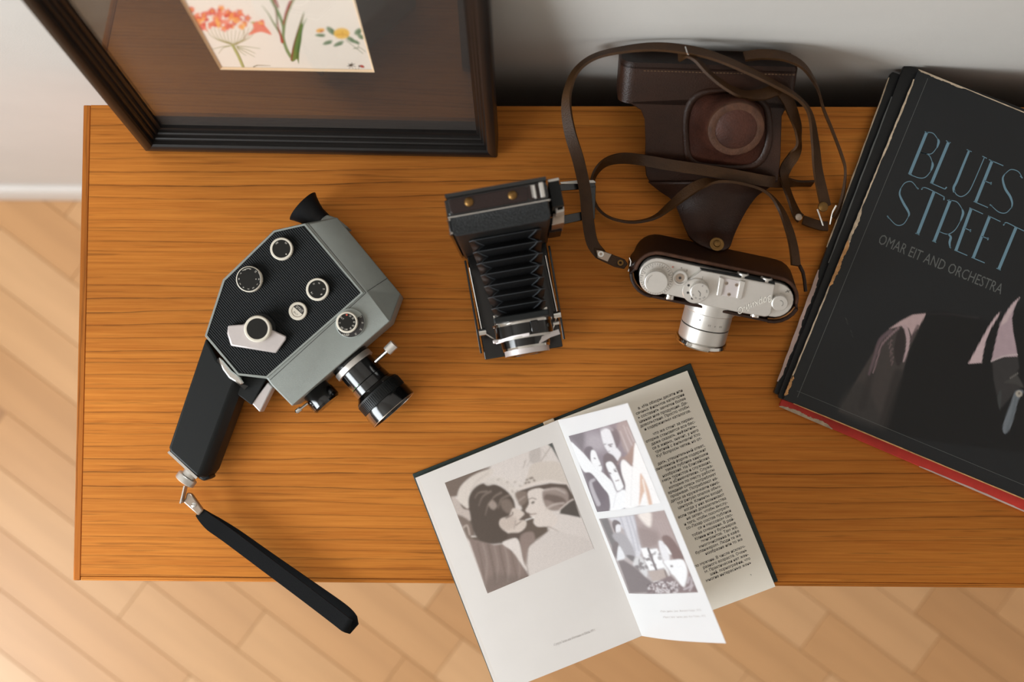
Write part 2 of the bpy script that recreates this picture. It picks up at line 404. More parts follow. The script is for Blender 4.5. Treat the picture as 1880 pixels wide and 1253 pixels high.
# ------------------------------------------------------------------ setting: floor, wall, skirting
WYAW = -0.005                                     # the wall is not quite parallel to the sideboard
wex, wey = V((math.cos(WYAW), math.sin(WYAW), 0)), V((-math.sin(WYAW), math.cos(WYAW), 0))
W0 = V((0, 0.425+0.036, 0))                       # wall surface at the sideboard's left end
wall = part('wall_back', MB().box(W0, wex, wey, Z, -2.2, 2.4, 0, 0.12, 0, 2.5), M['plaster']); wall['kind'] = 'structure'
bb = MB()
prof = [(0, 0), (-0.013, 0), (-0.013, 0.048), (-0.010, 0.056), (-0.005, 0.060), (0, 0.060)]
bb.loft([[W0+wex*x+wey*(y-0.0002)+Z*(z+0.002) for y, z in prof] for x in (-2.2, 2.4)])
part('baseboard_back', bb, M['white_paint'], sharp=50)['kind'] = 'structure'

# the rest of the room: right and front wall, ceiling, and the left wall with the window the light comes through
EX, EY, O = V((1, 0, 0)), V((0, 1, 0)), V((0, 0, 0))
part('wall_right', MB().box(O, EX, EY, Z, 2.1, 2.22, -2.5, 0.44, 0, 2.5), M['plaster'])['kind'] = 'structure'
part('wall_front', MB().box(O, EX, EY, Z, -1.5, 2.22, -2.62, -2.5, 0, 2.5), M['plaster'])['kind'] = 'structure'
part('ceiling', MB().box(O, EX, EY, Z, -1.5, 2.22, -2.62, 0.58, 2.5, 2.6), M['plaster'])['kind'] = 'structure'
wl = MB(); WX = (-1.55, -1.43)
for y0, y1, z0, z1 in ((-2.5, WY0, 0, 2.5), (WY1, 0.46, 0, 2.5), (WY0, WY1, 0, WZ0), (WY0, WY1, WZ1, 2.5)): wl.box(O, EX, EY, Z, WX[0], WX[1], y0, y1, z0, z1)
part('wall_left', wl, M['plaster'])['kind'] = 'structure'
wf = MB()
for y0, y1, z0, z1 in ((WY0, WY0+.05, WZ0, WZ1), (WY1-.05, WY1, WZ0, WZ1), (WY0+.05, WY1-.05, WZ0, WZ0+.05), (WY0+.05, WY1-.05, WZ1-.05, WZ1)): wf.box(O, EX, EY, Z, -1.53, -1.47, y0, y1, z0, z1)
part('window_1', wf, M['white_paint'], bevel=.004)['kind'] = 'structure'
floor = part('floor', MB().box(V((0, 0, 0)), V((1, 0, 0)), V((0, 1, 0)), Z, -2.4, 3.0, -2.6, 0.62, -0.03, -0.004), M['beech_gap']); floor['kind'] = 'structure'
FA = RAD(-36.5); fx, fy = V((math.cos(FA), math.sin(FA), 0)), V((-math.sin(FA), math.cos(FA), 0))
PW = 0.070; board_me = {}
def board_mesh(ln):
    if ln not in board_me:
        bm = bmesh.new(); bmesh.ops.create_cube(bm, size=1.0)
        for v in bm.verts: v.co = V((v.co.x*(ln-0.0006), v.co.y*(PW-0.0006), (v.co.z-0.5)*0.004))
        bmesh.ops.bevel(bm, geom=[e for e in bm.edges if all(v.co.z > -0.001 for v in e.verts)], offset=0.0005, segments=1, affect='EDGES')
        me = bpy.data.meshes.new('floor_board'); bm.to_mesh(me); bm.free(); me.materials.append(M['beech']); board_me[ln] = me
    return board_me[ln]
rows = range(-26, 27)
rb = random.Random(5)
org = V((0.35, 0.0, 0))
for r in rows:
    x = -1.5+rb.random()*0.4
    while x < 1.7:
        ln = rb.choice((0.36, 0.42, 0.48, 0.55))
        c = org+fx*(x+ln/2)+fy*(r*PW)
        if -0.55 < c.x < 1.42 and -0.62 < c.y < 0.62 and not (0.22 < c.x < 1.2 and 0.20 < c.y < 0.5):
            o = bpy.data.objects.new('floor_board', board_mesh(ln)); COL.objects.link(o)
            o.parent = floor; o.location = c; o.rotation_euler = (0, 0, FA)
        x += ln

# ------------------------------------------------------------------ sideboard
SBW, SBD = 1.45, 0.425
sb = Thing('sideboard', 'low teak sideboard with wavy dark grain carrying the cameras, book and records', 'sideboard', (SBW/2, SBD/2, 0))
ox, oy = V((1, 0, 0)), V((0, 1, 0)); o0 = V((0, 0, 0))
part('top_panel', MB().box(o0, ox, oy, Z, 0.0068, SBW-0.0068, 0.004, SBD, T-0.020, T), M['teak'], sb)
part('edge_strip', MB().box(o0, ox, oy, Z, 0, 0.0065, 0.0, SBD, T-0.020, T-0.0001), M['teak_edge'], sb, label='upright-grained edge strip', bevel=0.0008)
part('edge_strip', MB().box(o0, ox, oy, Z, SBW-0.0065, SBW, 0.0, SBD, T-0.020, T-0.0001), M['teak_edge'], sb, bevel=0.0008)
part('front_strip', MB().box(o0, ox, oy, Z, 0.0068, SBW-0.0068, 0, 0.0037, T-0.020, T-0.0001), M['teak'], sb, bevel=0.0006)
part('side_panel', MB().box(o0, ox, oy, Z, 0.006, 0.024, 0.012, SBD-0.008, 0.17, T-0.0202), M['teak_body'], sb, bevel=0.001)
part('side_panel', MB().box(o0, ox, oy, Z, SBW-0.024, SBW-0.006, 0.012, SBD-0.008, 0.17, T-0.0202), M['teak_body'], sb, bevel=0.001)
part('bottom_panel', MB().box(o0, ox, oy, Z, 0.0242, SBW-0.0242, 0.02, SBD-0.008, 0.17, 0.188), M['teak_body'], sb)
part('back_panel', MB().box(o0, ox, oy, Z, 0.0242, SBW-0.0242, SBD-0.016, SBD-0.008, 0.1882, T-0.0202), M['hardboard'], sb)
for k in range(3):
    x0 = 0.0262+k*0.4659; x1 = x0+0.4613
    d = part('door', MB().box(o0, ox, oy, Z, x0, x1, 0.014, 0.032, 0.1905, T-0.023), M['teak_body'], sb, bevel=0.001)
    xx = x1-0.05 if k < 2 else x0+0.05
    part('handle', MB().box(o0, ox, oy, Z, xx-0.008, xx+0.008, 0.002, 0.0138, 0.34, 0.44), M['teak_edge'], d, bevel=0.003)
for x in (0.12, SBW-0.12):
    for y in (0.07, SBD-0.07):
        part('leg', MB().cyl((x, y, 0.0), (x, y, 0.1698), 0.012, 0.021, 20), M['teak_body'], sb)

# ------------------------------------------------------------------ picture frame leaning on the wall
A = U(266, 279, 0.0043); B = U(913.5, 291, 0.0043)
FW = (B-A).length; pex = (B-A).normalized(); back = V((-pex.y, pex.x, 0))
def fr_axes(th): return Z*math.cos(th)+back*math.sin(th), -back*math.cos(th)+Z*math.sin(th)
best = min((abs(hit(35, 0, A, fr_axes(t)[1]).__sub__(A).dot(pex)), t) for t in [RAD(0.5+0.05*i) for i in range(400)])
FT = best[1]
peu, pnf = fr_axes(FT)
FH = 0.40
def fp(u, v, w): return A+pex*u+peu*v+pnf*w
fr = Thing('picture_frame', 'dark moulded picture frame with flower print in a brown mount, leaning on the wall', 'picture', A)
FWD, FDP = 0.0185, 0.0235
mould = [(0, -FDP), (0, -0.002), (0.0012, -0.0003), (0.0030, 0), (0.0060, -0.0004), (0.0085, -0.0018), (0.0096, -0.0036), (0.0098, -0.0070), (0.0118, -0.0074), (0.0128, -0.0086),
         (0.0130, -0.0108), (0.0146, -0.0112), (0.0154, -0.0124), (0.0156, -0.0146), (FWD, -0.0155), (FWD, -FDP)]
def rail(side):
    r0, r1 = [], []
    for s, w in mould:
        if side == 'b': r0.append(fp(s, s, w)); r1.append(fp(FW-s, s, w))
        if side == 't': r0.append(fp(s, FH-s, w)); r1.append(fp(FW-s, FH-s, w))
        if side == 'l': r0.append(fp(s, s, w)); r1.append(fp(s, FH-s, w))
        if side == 'r': r0.append(fp(FW-s, s, w)); r1.append(fp(FW-s, FH-s, w))
    return MB().loft([r0, r1])
for sd in 'blrt': part('frame_rail', rail(sd), M['lacquer'], fr, sharp=25)
G = -0.0160
part('glass', MB().box(A, pex, peu, pnf, FWD-0.003, FW-FWD+0.003, FWD-0.003, FH-FWD+0.003, G-0.002+0.0, G-0.0003), M['glass'], fr)
MW = G-0.0026                                   # front of the mount
pm = fp(0, 0, MW)
def fuv(px, py, p0=pm):
    h = hit(px, py, p0, pnf)-A; return h.dot(pex), h.dot(peu)
bl, br_, tl, tr_ = fuv(403, 127), fuv(685, 134), fuv(333, 0), fuv(654, 0)
wu0, wu1, wv0 = (bl[0]+tl[0])/2, (br_[0]+tr_[0])/2, (bl[1]+br_[1])/2
wv1 = FH-wv0+0.01
mt = MB()
x0, x1, y0, y1 = FWD-0.003, FW-FWD+0.003, FWD-0.003, FH-FWD+0.003
def q4(a0, a1, b0, b1, w): return [fp(a0, b0, w), fp(a1, b0, w), fp(a1, b1, w), fp(a0, b1, w)]
mt.loft([q4(x0, x1, y0, y1, MW-0.0016), q4(x0, x1, y0, y1, MW), q4(wu0, wu1, wv0, wv1, MW)], cap=False)
part('mount', mt, M['mat_board'], fr, recalc=True)
bv = MB(); bw = 0.0016
bv.loft([q4(wu0, wu1, wv0, wv1, MW), q4(wu0+bw, wu1-bw, wv0+bw, wv1-bw, MW-0.0016)], cap=False)
part('mount_bevel', bv, M['cream_card'], fr, label='cream bevelled edge of the mount opening')
part('backing_board', MB().box(A, pex, peu, pnf, x0, x1, y0, y1, -FDP+0.0004, MW-0.0022), M['hardboard'], fr)

def flowers(P):
    p = Paint(P, (238, 226, 212)); c = lambda x, y: (300+x/4.476, y/4.476)
    L = lambda pts: [c(*q) for q in pts]; k = 1/4.476
    # tall reed stems
    p.line(L([(1045, 465), (1010, 400), (985, 310), (985, 220), (950, 120), (890, 0), (830, -120)]), (6, 5.0), (120, 142, 92))
    p.line(L([(985, 310), (1000, 180), (1030, 80), (1070, -10), (1120, -120)]), (4, 5), (128, 140, 90))
    p.line(L([(985, 350), (960, 280), (900, 180), (860, 110), (810, 45)]), (5, 0.6), (118, 130, 74))
    p.line(L([(980, 340), (945, 230), (925, 90), (905, 0)]), (4, 3), (150, 66, 54), alpha=.75)
    p.line(L([(975, 345), (965, 300), (955, 250)]), (5, 2), (172, 62, 52))
    p.line(L([(985, 200), (1005, 110), (1045, 10)]), (2.2, 5), (164, 58, 62))
    p.line(L([(945, 60), (920, 0), (880, -60)]), (3, 5), (150, 60, 60))
    p.line(L([(930, 200), (935, 120), (915, 40)]), 2.2, (96, 130, 92), alpha=.8)
    p.poly(L([(1048, 495), (1060, 400), (1085, 300), (1120, 190), (1158, 95), (1140, 200), (1180, 145), (1145, 230), (1135, 330), (1118, 430), (1112, 525), (1098, 488), (1070, 505)]), (98, 124, 56), .7)
    p.line(L([(1052, 490), (1070, 380), (1100, 270), (1148, 120)]), (4, .8), (128, 72, 46))
    p.line(L([(1100, 470), (1120, 340), (1150, 210)]), (4, 1), (66, 98, 42))
    # umbel of stalks
    for i in range(13):
        a = -1+i/6; x = 560+a*215; p.line(L([(575, 372), (560+a*150, 330-20*abs(a)), (x, 235+15*math.cos(a*3))]), (1.2, .7), (150, 146, 92), .35)
    p.line(L([(590, 375), (650, 330), (665, 270), (640, 215)]), 1, (140, 130, 84), .35); p.line(L([(660, 330), (690, 280), (760, 240)]), .9, (160, 110, 84), .35)
    for q in [[(560, 375), (480, 385), (400, 405)], [(550, 378), (490, 395), (455, 440)], [(600, 380), (690, 385), (795, 400)], [(605, 385), (690, 410), (755, 440)],
              [(605, 390), (680, 430), (750, 468)], [(610, 400), (640, 430), (680, 458)]]: p.line(L(q), (1.4, .6), (142, 142, 84), .35)
    p.line(L([(570, 375), (610, 450), (655, 550)]), (5, 5), (172, 172, 110)); p.line(L([(580, 375), (622, 450), (664, 550)]), 1.4, (120, 124, 62))
    # red trumpet flowers
    rr = random.Random(11)
    reds = [(224, 92, 76), (214, 74, 66), (232, 116, 84), (206, 66, 78), (240, 150, 84), (236, 130, 110)]
    for i in range(78):
        t = rr.random(); x = 240+t*440; y = 95+rr.random()*125+12*math.sin(t*9); 
        if t < .12: y += 25
        p.ell(*c(x, y), 3+rr.random()*6, 2+rr.random()*3, rr.random()*180, rr.choice(reds), .9, .8)
    for x, y in [(475, 70), (400, 90), (625, 105), (335, 120), (230, 80), (290, 160), (500, 235), (690, 150), (530, 100), (600, 150)]:
        for a in range(5): p.ell(c(x, y)[0]+3.4*math.cos(a*1.26+x), c(x, y)[1]+3*math.sin(a*1.26+x), 4.2, 2.2, a*72+x*57, rr.choice(reds), .8, .85)
        p.ell(*c(x, y), 2.2, 1.6, 0, (244, 176, 92), .9, .9)
    for x, y in [(440, 180), (320, 165), (580, 165), (660, 215), (455, 205)]: p.ell(*c(x, y), 7, 3, x, (246, 180, 96), 1.2, .75)
    for q in [[(735, 190), (800, 180), (890, 285), (800, 262), (700, 290), (740, 235)], [(790, 170), (825, 165), (830, 215), (800, 210)]]: p.poly(L(q), (232, 112, 88), .9, .9)
    p.ell(*c(800, 190), 5, 2.4, 20, (242, 170, 100), .9); p.ell(*c(735, 185), 4, 2, 0, (176, 160, 90), .8, .8)
    # yellow flower
    for x, y, r, sx, sy in [(1380, 255, 40, 11, 5), (1350, 350, -20, 9, 3.6), (1440, 360, -25, 10, 3.6), (1290, 290, 0, 9, 3.2), (1540, 325, 30, 10, 4), (1600, 260, -40, 8, 5), (1620, 300, 40, 7, 4), (1580, 345, 20, 8, 3)]:
        p.ell(*c(x, y), sx, sy, r, (118, 138, 104), .8, .9); p.ell(c(x, y)[0]+2, c(x, y)[1]+1, sx*.5, sy*.5, r+20, (88, 116, 84), .8, .8)
    for i in range(16):
        a = i*.393; p.ell(c(1465, 275)[0]+10*math.cos(a), c(1465, 275)[1]+6*math.sin(a), 5, 3, a*57, (238, 190, 92), .7, .9)
    p.ell(*c(1465, 275), 11, 6.5, 0, (236, 186, 84), 1); p.line(L([(1420, 290), (1470, 280), (1520, 295)]), 1.2, (206, 140, 60)); p.line(L([(1470, 255), (1475, 300)]), 1, (206, 146, 62))
    p.ell(*c(1290, 250), 8, 4, -10, (240, 180, 96), .8); p.ell(*c(1300, 258), 3, 1.6, 0, (186, 96, 60), .6)
    for q in [[(1500, 330), (1570, 385), (1640, 440)], [(1600, 345), (1600, 400), (1570, 395)], [(1560, 400), (1610, 390), (1660, 425)]]: p.line(L(q), .9, (112, 120, 84), .35)
    # little insect, beetle and a dropped leaf
    for a in range(7): p.line([c(1545, 540), (c(1545, 540)[0]+8*math.cos(a*.9+.3), c(1545, 540)[1]+6*math.sin(a*.9+.3))], .8, (78, 66, 54), .35)
    p.ell(*c(1540, 535), 4.5, 2, -25, (70, 56, 44)); p.ell(*c(1632, 546), 4.4, 2.4, 20, (170, 48, 40)); p.ell(*c(1610, 545), 1.6, 1.6, 0, (60, 44, 38)); p.line(L([(1575, 565), (1600, 575), (1605, 560)]), .8, (80, 64, 52))
    p.line(L([(742, 550), (770, 538), (820, 538), (880, 540)]), (2, .5), (96, 90, 60), .4)
    return p.c
pr0, pr1, pv0, pv1 = wu0-0.003, wu1+0.003, wv0-0.003, wv1+0.003
sheet('flower_print', lambda u, v: fp(pr0+(pr1-pr0)*u, pv1+(pv0-pv1)*v, MW-0.0018), 300, 260, flowers, M['print_matte'], fr)

# ------------------------------------------------------------------ cine camera lying on its side
H1, H0 = 0.0560, 0.0420                # flat top, outer edge of the bevel
def UU(pts, h): return [U(x, y, h) for x, y in pts]
cc = Thing('cine_camera', 'grey and black cine camera lying on its side, with pistol grip and wrist strap', 'camera', U(540, 560, 0))
panel = [(376.6, 616.5), (410, 514.5), (503, 424), (560, 411), (667, 538.5), (490, 694.5), (437, 689)]
top = [(376.6, 616.5), (410, 514.5), (503, 424), (560, 411), (568, 411), (675, 536), (716, 590), (536, 745), (499, 707), (490, 694.5), (437, 689)]
low = [(376, 617.5), (409, 513.5), (502.4, 423), (560, 410), (619, 399.5), (735.5, 540), (717, 591), (536.5, 746), (499, 708), (490, 696), (436.5, 690)]
lowU = UU(low, H0); base = [V((p.x, p.y, T+0.004)) for p in lowU]
# pull the floor-side outline in a little so that the walls lean under
cen = sum(base, V((0, 0, 0)))/len(base); base = [cen+(p-cen)*0.985 for p in base]
body = MB(); body.loft([base, lowU, UU(top, H1)])
cb = part('body', body, M['grey_enamel'], cc, bevel=0.0008)
rimm = [V(p) for p in UU(panel, H1+0.0004)]
pc = sum(rimm, V((0, 0, 0)))/len(rimm)
def inset(poly, d):
    out = []; n = len(poly)
    area = sum(poly[i].x*poly[(i+1) % n].y-poly[(i+1) % n].x*poly[i].y for i in range(n)); sg = 1 if area > 0 else -1
    for i in range(n):
        a, b, c = poly[i-1], poly[i], poly[(i+1) % n]
        d1 = (b-a).normalized(); d2 = (c-b).normalized(); n1 = V((-d1.y, d1.x, 0))*sg; n2 = V((-d2.y, d2.x, 0))*sg
        m = (n1+n2).normalized(); out.append(b+m*(d/max(0.3, m.dot(n1))))
    return out
zz = lambda poly, h: [V((p.x, p.y, T+h)) for p in poly]
r1 = inset(rimm, 0.0015)
rim = MB(); rim.loft([zz(rimm, H1-0.001), zz(rimm, H1+0.0011), zz(r1, H1+0.0011), zz(r1, H1-0.001)], cap=False)
part('panel_rim', rim, M['grey_enamel'], cc)
part('side_panel', MB().prism(zz(r1, H1-0.0005), zz(r1, H1+0.0003)), M['black_ribbed'], cc)
# fine ribs of the side panel
rd = (U(560, 600, H1)-U(475, 505, H1)).normalized(); rn = V((-rd.y, rd.x, 0)); ribs = MB()
ri = inset(rimm, 0.0019); nn_ = len(ri); proj_n = [p.dot(rn) for p in ri]
s_ = min(proj_n)+0.0006
while s_ < max(proj_n)-0.0006:
    xs_ = []
    for i in range(nn_):
        a, b = ri[i], ri[(i+1) % nn_]; da, db = a.dot(rn)-s_, b.dot(rn)-s_
        if da*db < 0: xs_.append(a+(b-a)*(da/(da-db)))
    if len(xs_) == 2:
        a, b = sorted(xs_, key=lambda p: p.dot(rd)); L_ = (b-a).length
        if L_ > 0.003:
            w2 = rn*0.00062
            q = lambda P, o_, h: V((P.x+o_.x, P.y+o_.y, T+h))
            ribs.add([q(a, -w2, H1+.0003), q(b, -w2, H1+.0003), q(b, w2*.2, H1+.0009), q(a, w2*.2, H1+.0009), q(b, w2, H1+.0003), q(a, w2, H1+.0003)], [(0, 1, 2, 3), (3, 2, 4, 5)])
    s_ += 0.00175
o_ = part('panel_ribs', ribs, M['black_ribbed'], cc, kind='stuff', recalc=False)
# groove beside the panel and the seam across the bevel
gr = MB(); a, b, c_ = U(566, 410.5, H1), U(672, 538, H1), U(496, 698, H1)
def strip(mb, a, b, w, h):
    d = (b-a).normalized(); n_ = V((-d.y, d.x, 0))*w/2
    mb.prism([V((p.x, p.y, T+h-0.0004)) for p in (a-n_, b-n_, b+n_, a+n_)], [V((p.x, p.y, T+h)) for p in (a-n_, b-n_, b+n_, a+n_)])
strip(gr, a, b, 0.0005, H1+0.0001); strip(gr, b, c_, 0.0005, H1+0.0001)
part('groove_line', gr, M['mark_black'], cc)
sm = MB(); p0, p1 = U(674, 535.5, H1+0.0001), U(711, 511, H0+0.0001); sm.tube([p0, p1], 0.00022, 6); part('seam_line', sm, M['mark_black'], cc)

def dial(px, py, h, r, ring_w, hh, name='dial', marks=(), rimm='cream_metal', base=None):
    c = U(px, py, h+hh); c0 = V((c.x, c.y, T+h-0.0002))
    d = part(name, MB().lathe(c0, Z, [(0, r), (hh-0.0006+.0002, r), (hh+.0002, r-0.0006), (hh+.0002, r-ring_w), (hh-.0003, r-ring_w-.0001)], 48), M[rimm], cc)
    part('dial_face', MB().lathe(V((c.x, c.y, T+h+hh-.0003)), Z, [(-0.001, r-ring_w-.0001), (0.00025, r-ring_w-.0001)], 48), M['black_face'], d)
    if marks:
        mk = MB(); zt = V((c.x, c.y, T+h+hh+0.0001))
        for txt, ang, rr, sz, tilt in marks:
            a = RAD(ang); dirr = V((math.cos(a), math.sin(a), 0)); e = V((math.cos(a+RAD(tilt)), math.sin(a+RAD(tilt)), 0)); ey = V((-e.y, e.x, 0))
            if txt == '.': mk.lathe(zt+dirr*rr, Z, [(0, sz/3), (0.0001, sz/3)], 10)
            elif txt == '-': strip(mk, zt+dirr*(rr-sz/2), zt+dirr*(rr+sz/2), 0.0004, h+hh+0.0002)
            else: mk.text(txt, zt+dirr*rr, e, ey, sz, vc=True)
        part('dial_marking', mk, M['mark_white'], d, recalc=False)
    return d, c
PXM = 1/2185.0
dial(516.5, 457, H1, 21*PXM, 0.0019, 0.0042, marks=[('100', 128, .0062, .0019, -90), ('50', 52, .0062, .0019, -90), ('.', -48, .0062, .0016, 0)])
d2, c2 = dial(457, 512.5, H1, 24*PXM, 0.0008, 0.0052, name='film_counter_dial', marks=[(str(n), a, .0084, .0021, 180 if 90 < a < 270 else 0) for n, a in
    [(0, -1), (1, -32), (2, -63), (3, -92), (4, -122), (5, -150), (8, 180), (7, 147), (6, 112), (9, 82), (10, 48)]]+[('.', -1, .006, .0012, 0)])
arc = MB(); pts = [V((c2.x+.0098*math.cos(RAD(a)), c2.y+.0098*math.sin(RAD(a)), T+H1+.0054)) for a in range(-18, 42, 6)]; arc.tube(pts, .0002, 6)
pts = [V((c2.x+.0088*math.cos(RAD(a)), c2.y+.0088*math.sin(RAD(a)), T+H1+.0054)) for a in range(86, 130, 6)]; arc.tube(pts, .0002, 6)
part('counter_scale', arc, M['mark_white'], d2)
dial(582.5, 531.5, H1, 21*PXM, 0.0019, 0.0042, marks=[('12', 122, .0055, .0017, -90), ('16', 74, .0055, .0017, -90), ('24', 2, .0055, .0017, 0), ('48', -52, .0055, .0017, 90), ('8-1', 214, .0055, .0017, 90)])
# round on/off badge
bc = U(546.5, 571.3, H1+.003); bd = part('badge', MB().lathe(V((bc.x, bc.y, T+H1-.0002)), Z, [(0, .0077), (.0026, .0077), (.0032, .0071), (.0032, 0.0001)], 44), M['cream_metal'], cc)
ba = RAD(-41); be = V((math.cos(ba), math.sin(ba), 0)); bn = V((-be.y, be.x, 0)); zb = V((bc.x, bc.y, T+H1+.0031))
half = [zb+be*(.0050*math.cos(RAD(t)))+bn*(.0050*math.sin(RAD(t))+0.0002) for t in range(2, 179, 8)]
part('badge_half', MB().prism(half, [p+Z*.0001 for p in half]), M['mark_black'], bd)
bt = MB().text('ОТКЛ', zb+bn*.0012+Z*.00016, be, bn, .0030, xs=.85); part('badge_lettering', bt, M['mark_white'], bd, recalc=False)
bt = MB().text('ВКЛ', zb-bn*.0032+Z*.00002, be, bn, .0018, xs=1.2); part('badge_lettering', bt, M['mark_grey'], bd, recalc=False)
part('badge_ring', MB().ring(zb-Z*.0002, Z, .0049, .0052, .00026, 40), M['leather_worn'], bd)
# winding key
wing = [(418.5, 598), (446, 596), (466, 585), (490, 600), (500, 606), (526, 617.5), (525, 624), (507, 649), (424, 635.5), (417, 613)]
kw = part('winding_key', MB().prism(UU(wing, H1+.0020), UU(wing, H1+.0048)), M['satin_alu'], cc, bevel=0.0012, label='pale grey winged winding key')
kc = U(472, 604, H1+.0115); k0 = V((kc.x, kc.y, T+H1))
part('key_knob', MB().lathe(k0, Z, [(0, .0105), (.0105, .0112), (.0113, .0104), (.0113, .0089), (.0108, .0088)], 48), M['cream_metal'], kw)
part('knob_cap', MB().lathe(k0+Z*.0100, Z, [(0, .0088), (.0011, .0088)], 44), M['black_face'], kw)
part('key_collar', MB().lathe(k0-Z*.0002, Z, [(0, .0135), (.0018, .0135)], 44), M['black_plastic'], kw)
# exposure dial half sunk in the front
ec = U(643, 593.5, H1+.0018); e0 = V((ec.x, ec.y, T+H1))
ed = part('exposure_ring', MB().lathe(e0-Z*.0002, Z, [(0, .0126), (.0016, .0126), (.0020, .0121)], 48), M['grey_enamel'], cc)
sec = MB(); inn = [e0+V((math.cos(RAD(a))*.0070, math.sin(RAD(a))*.0070, 0)) for a in range(-150, 42, 6)]; out_ = [e0+V((math.cos(RAD(a))*.0119, math.sin(RAD(a))*.0119, 0)) for a in range(-150, 42, 6)]
poly = inn+out_[::-1]; sec.prism([p+Z*.0018 for p in poly], [p+Z*.0022 for p in poly]); part('exposure_scale', sec, M['mark_black'], ed)
mk = MB()
for t_, a in [('12', 32), ('16', 2), ('24', -30), ('32', -62)]: 
    e = V((math.cos(RAD(a)), math.sin(RAD(a)), 0)); mk.text(t_, e0+e*.0104+Z*.0023, e, V((-e.y, e.x, 0)), .0020, vc=True)
e = V((1, 0, 0)); mk.text('КАДР', e0+V((-.0036, -.0100, .0023)), e, V((0, 1, 0)), .0022, vc=True); part('scale_marking', mk, M['mark_white'], ed, recalc=False)
dd, dc = dial(636.8, 592, H1+.0020, 19.8*PXM, 0.0016, 0.0030, marks=[(t, a, .0061, .0019, 180 if 100 < a < 260 else 0 if -60 < a < 60 else 90 if a < 0 else -90) for t, a in
    [('22', 62), ('32', 33), ('45', 2), ('65', -28), ('90', -58), ('130', -95), ('180', -130), ('11', 185), ('ГОСТ', 140)]])
part('red_dot', MB().lathe(V((dc.x-.0002, dc.y+.0062, T+H1+.0050)), Z, [(0, .0008), (.0002, .0008)], 12), M['mark_red'], dd)
# grip
gh1, gh0 = 0.044, 0.008
gtop = [(377.5, 621), (309.8, 822), (311.5, 830), (362, 876), (371, 860), (420, 728), (434, 694), (398, 660)]
glow = zz(UU(gtop, gh1), gh0); gbox = MB()
front_off = V((math.cos(RAD(-20)), math.sin(RAD(-20)), 0))*.0065
mid = [p.copy() for p in UU(gtop, gh1)]
lowr = [p.copy() for p in glow]; midr = zz(mid, gh1-.008)
for i in (4, 5, 6): lowr[i] += front_off; midr[i] += front_off
lowr[3] += front_off*.8; midr[3] += front_off*.8
gbox.loft([lowr, midr, mid]); gp = part('grip', gbox, M['black_plastic'], cc, bevel=0.002, seg=3)
toe = [(362, 876), (376, 884), (389, 877), (381, 868), (380, 852), (370, 858)]
part('grip_toe', MB().prism(zz(UU(toe, .030), .012), zz(UU(toe, .030), .034)), M['black_plastic'], cc, bevel=0.002)
ge_ = MB(); a, b = U(310, 829, gh1-.001), U(362, 877.5, gh1-.001); ge_.box(a, (b-a).normalized(), V((-(b-a).y, (b-a).x, 0)).normalized(), Z, 0, (b-a).length, -.0016, .0006, -.030, .0004)
part('grip_base_plate', ge_, M['chrome'], cc, label='bright metal strip on the grip end')
blk = [(437, 690), (489, 695.5), (461.5, 744), (436, 725)]
part('trigger_housing', MB().prism(zz(UU(blk, .038), .012), UU(blk, .038)), M['black_plastic'], cc, bevel=0.0008)
trg = [(491.5, 702), (500.5, 711), (477, 757.5), (461.5, 741)]
part('trigger', MB().prism(zz(UU(trg, .036), .020), UU(trg, .036)), M['satin_alu'], cc, bevel=0.001, label='pale metal trigger')
lat = [(401, 656), (410, 663), (425, 681), (440, 692), (448, 704), (440, 707), (420, 695), (408, 679), (402, 665)]
part('grip_latch', MB().prism(zz(UU(lat, .0495), .040), UU(lat, .0495)), M['chrome'], cc, bevel=0.0012, label='chrome latch plate')
lt2 = [(400, 658), (406, 664), (446, 706), (456, 709), (449, 716), (430, 700), (402, 668), (398, 663)]
part('latch_slot', MB().prism(zz(UU(lt2, .0452), .040), UU(lt2, .0452)), M['black_gloss'], cc)
# lens, lying level, pointing out of the front
LH = 0.0295
l0, l1 = U(640, 659, LH), U(723.5, 753, LH); la = (l1-l0).normalized(); LL = (l1-l0).length
lref = V((-la.y, la.x, 0))
def seg_(name, t0, t1, r0, r1, m, seg=56, par=cc, **k): return part(name, MB().lathe(l0, la, [(t0, r0), (t0+.0003, r0+.0003), (t1-.0003, r1+.0003), (t1, r1)], seg), m, par, **k)
seg_('lens_mount', -.006, .0045, .0178, .0180, M['black_gloss'])
seg_('mount_ring', .0045, .0098, .0184, .0186, M['satin_chrome'], label='satin chrome ring behind the lens barrel')
seg_('barrel', .0098, .0250, .0163, .0168, M['black_gloss'])
seg_('zoom_ring', .0252, .0330, .0170, .0176, M['black_gloss'])
seg_('barrel_step', .0332, .0368, .0180, .0208, M['black_gloss'])
fr_ = seg_('focus_ring', .0368, .0478, .0212, .0216, M['black_plastic'], sharp=20)
kn = MB()
for i in range(72):
    a = 2*math.pi*i/72; rr_ = lref*math.cos(a)+Z*math.sin(a); tt = la.cross(rr_)
    kn.box(l0+rr_*.0214, la, tt, rr_, .0385, .0472, -.00045, .00045, 0, .0008)
part('focus_ribs', kn, M['black_plastic'], fr_, kind='stuff')
hood = MB().lathe(l0, la, [(.0480, .0222), (.0510, .0228), (LL-.0004, .0228), (LL, .0224), (LL, .0208), (.046, .0150), (.046, .0001)], 60, cap=False)
part('front_ring', hood, M['black_gloss'], cc)
part('front_glass', MB().lathe(l0, la, [(.0462, .0001), (.0492, .0060), (.0478, .0120), (.0464, .0150)], 40, cap=False), M['black_gloss'], cc)
part('rim_line', MB().ring(l0+la*(LL-.0002), la, .0221, .0226, .0004, 60), M['brushed'], cc)
gm = MB()
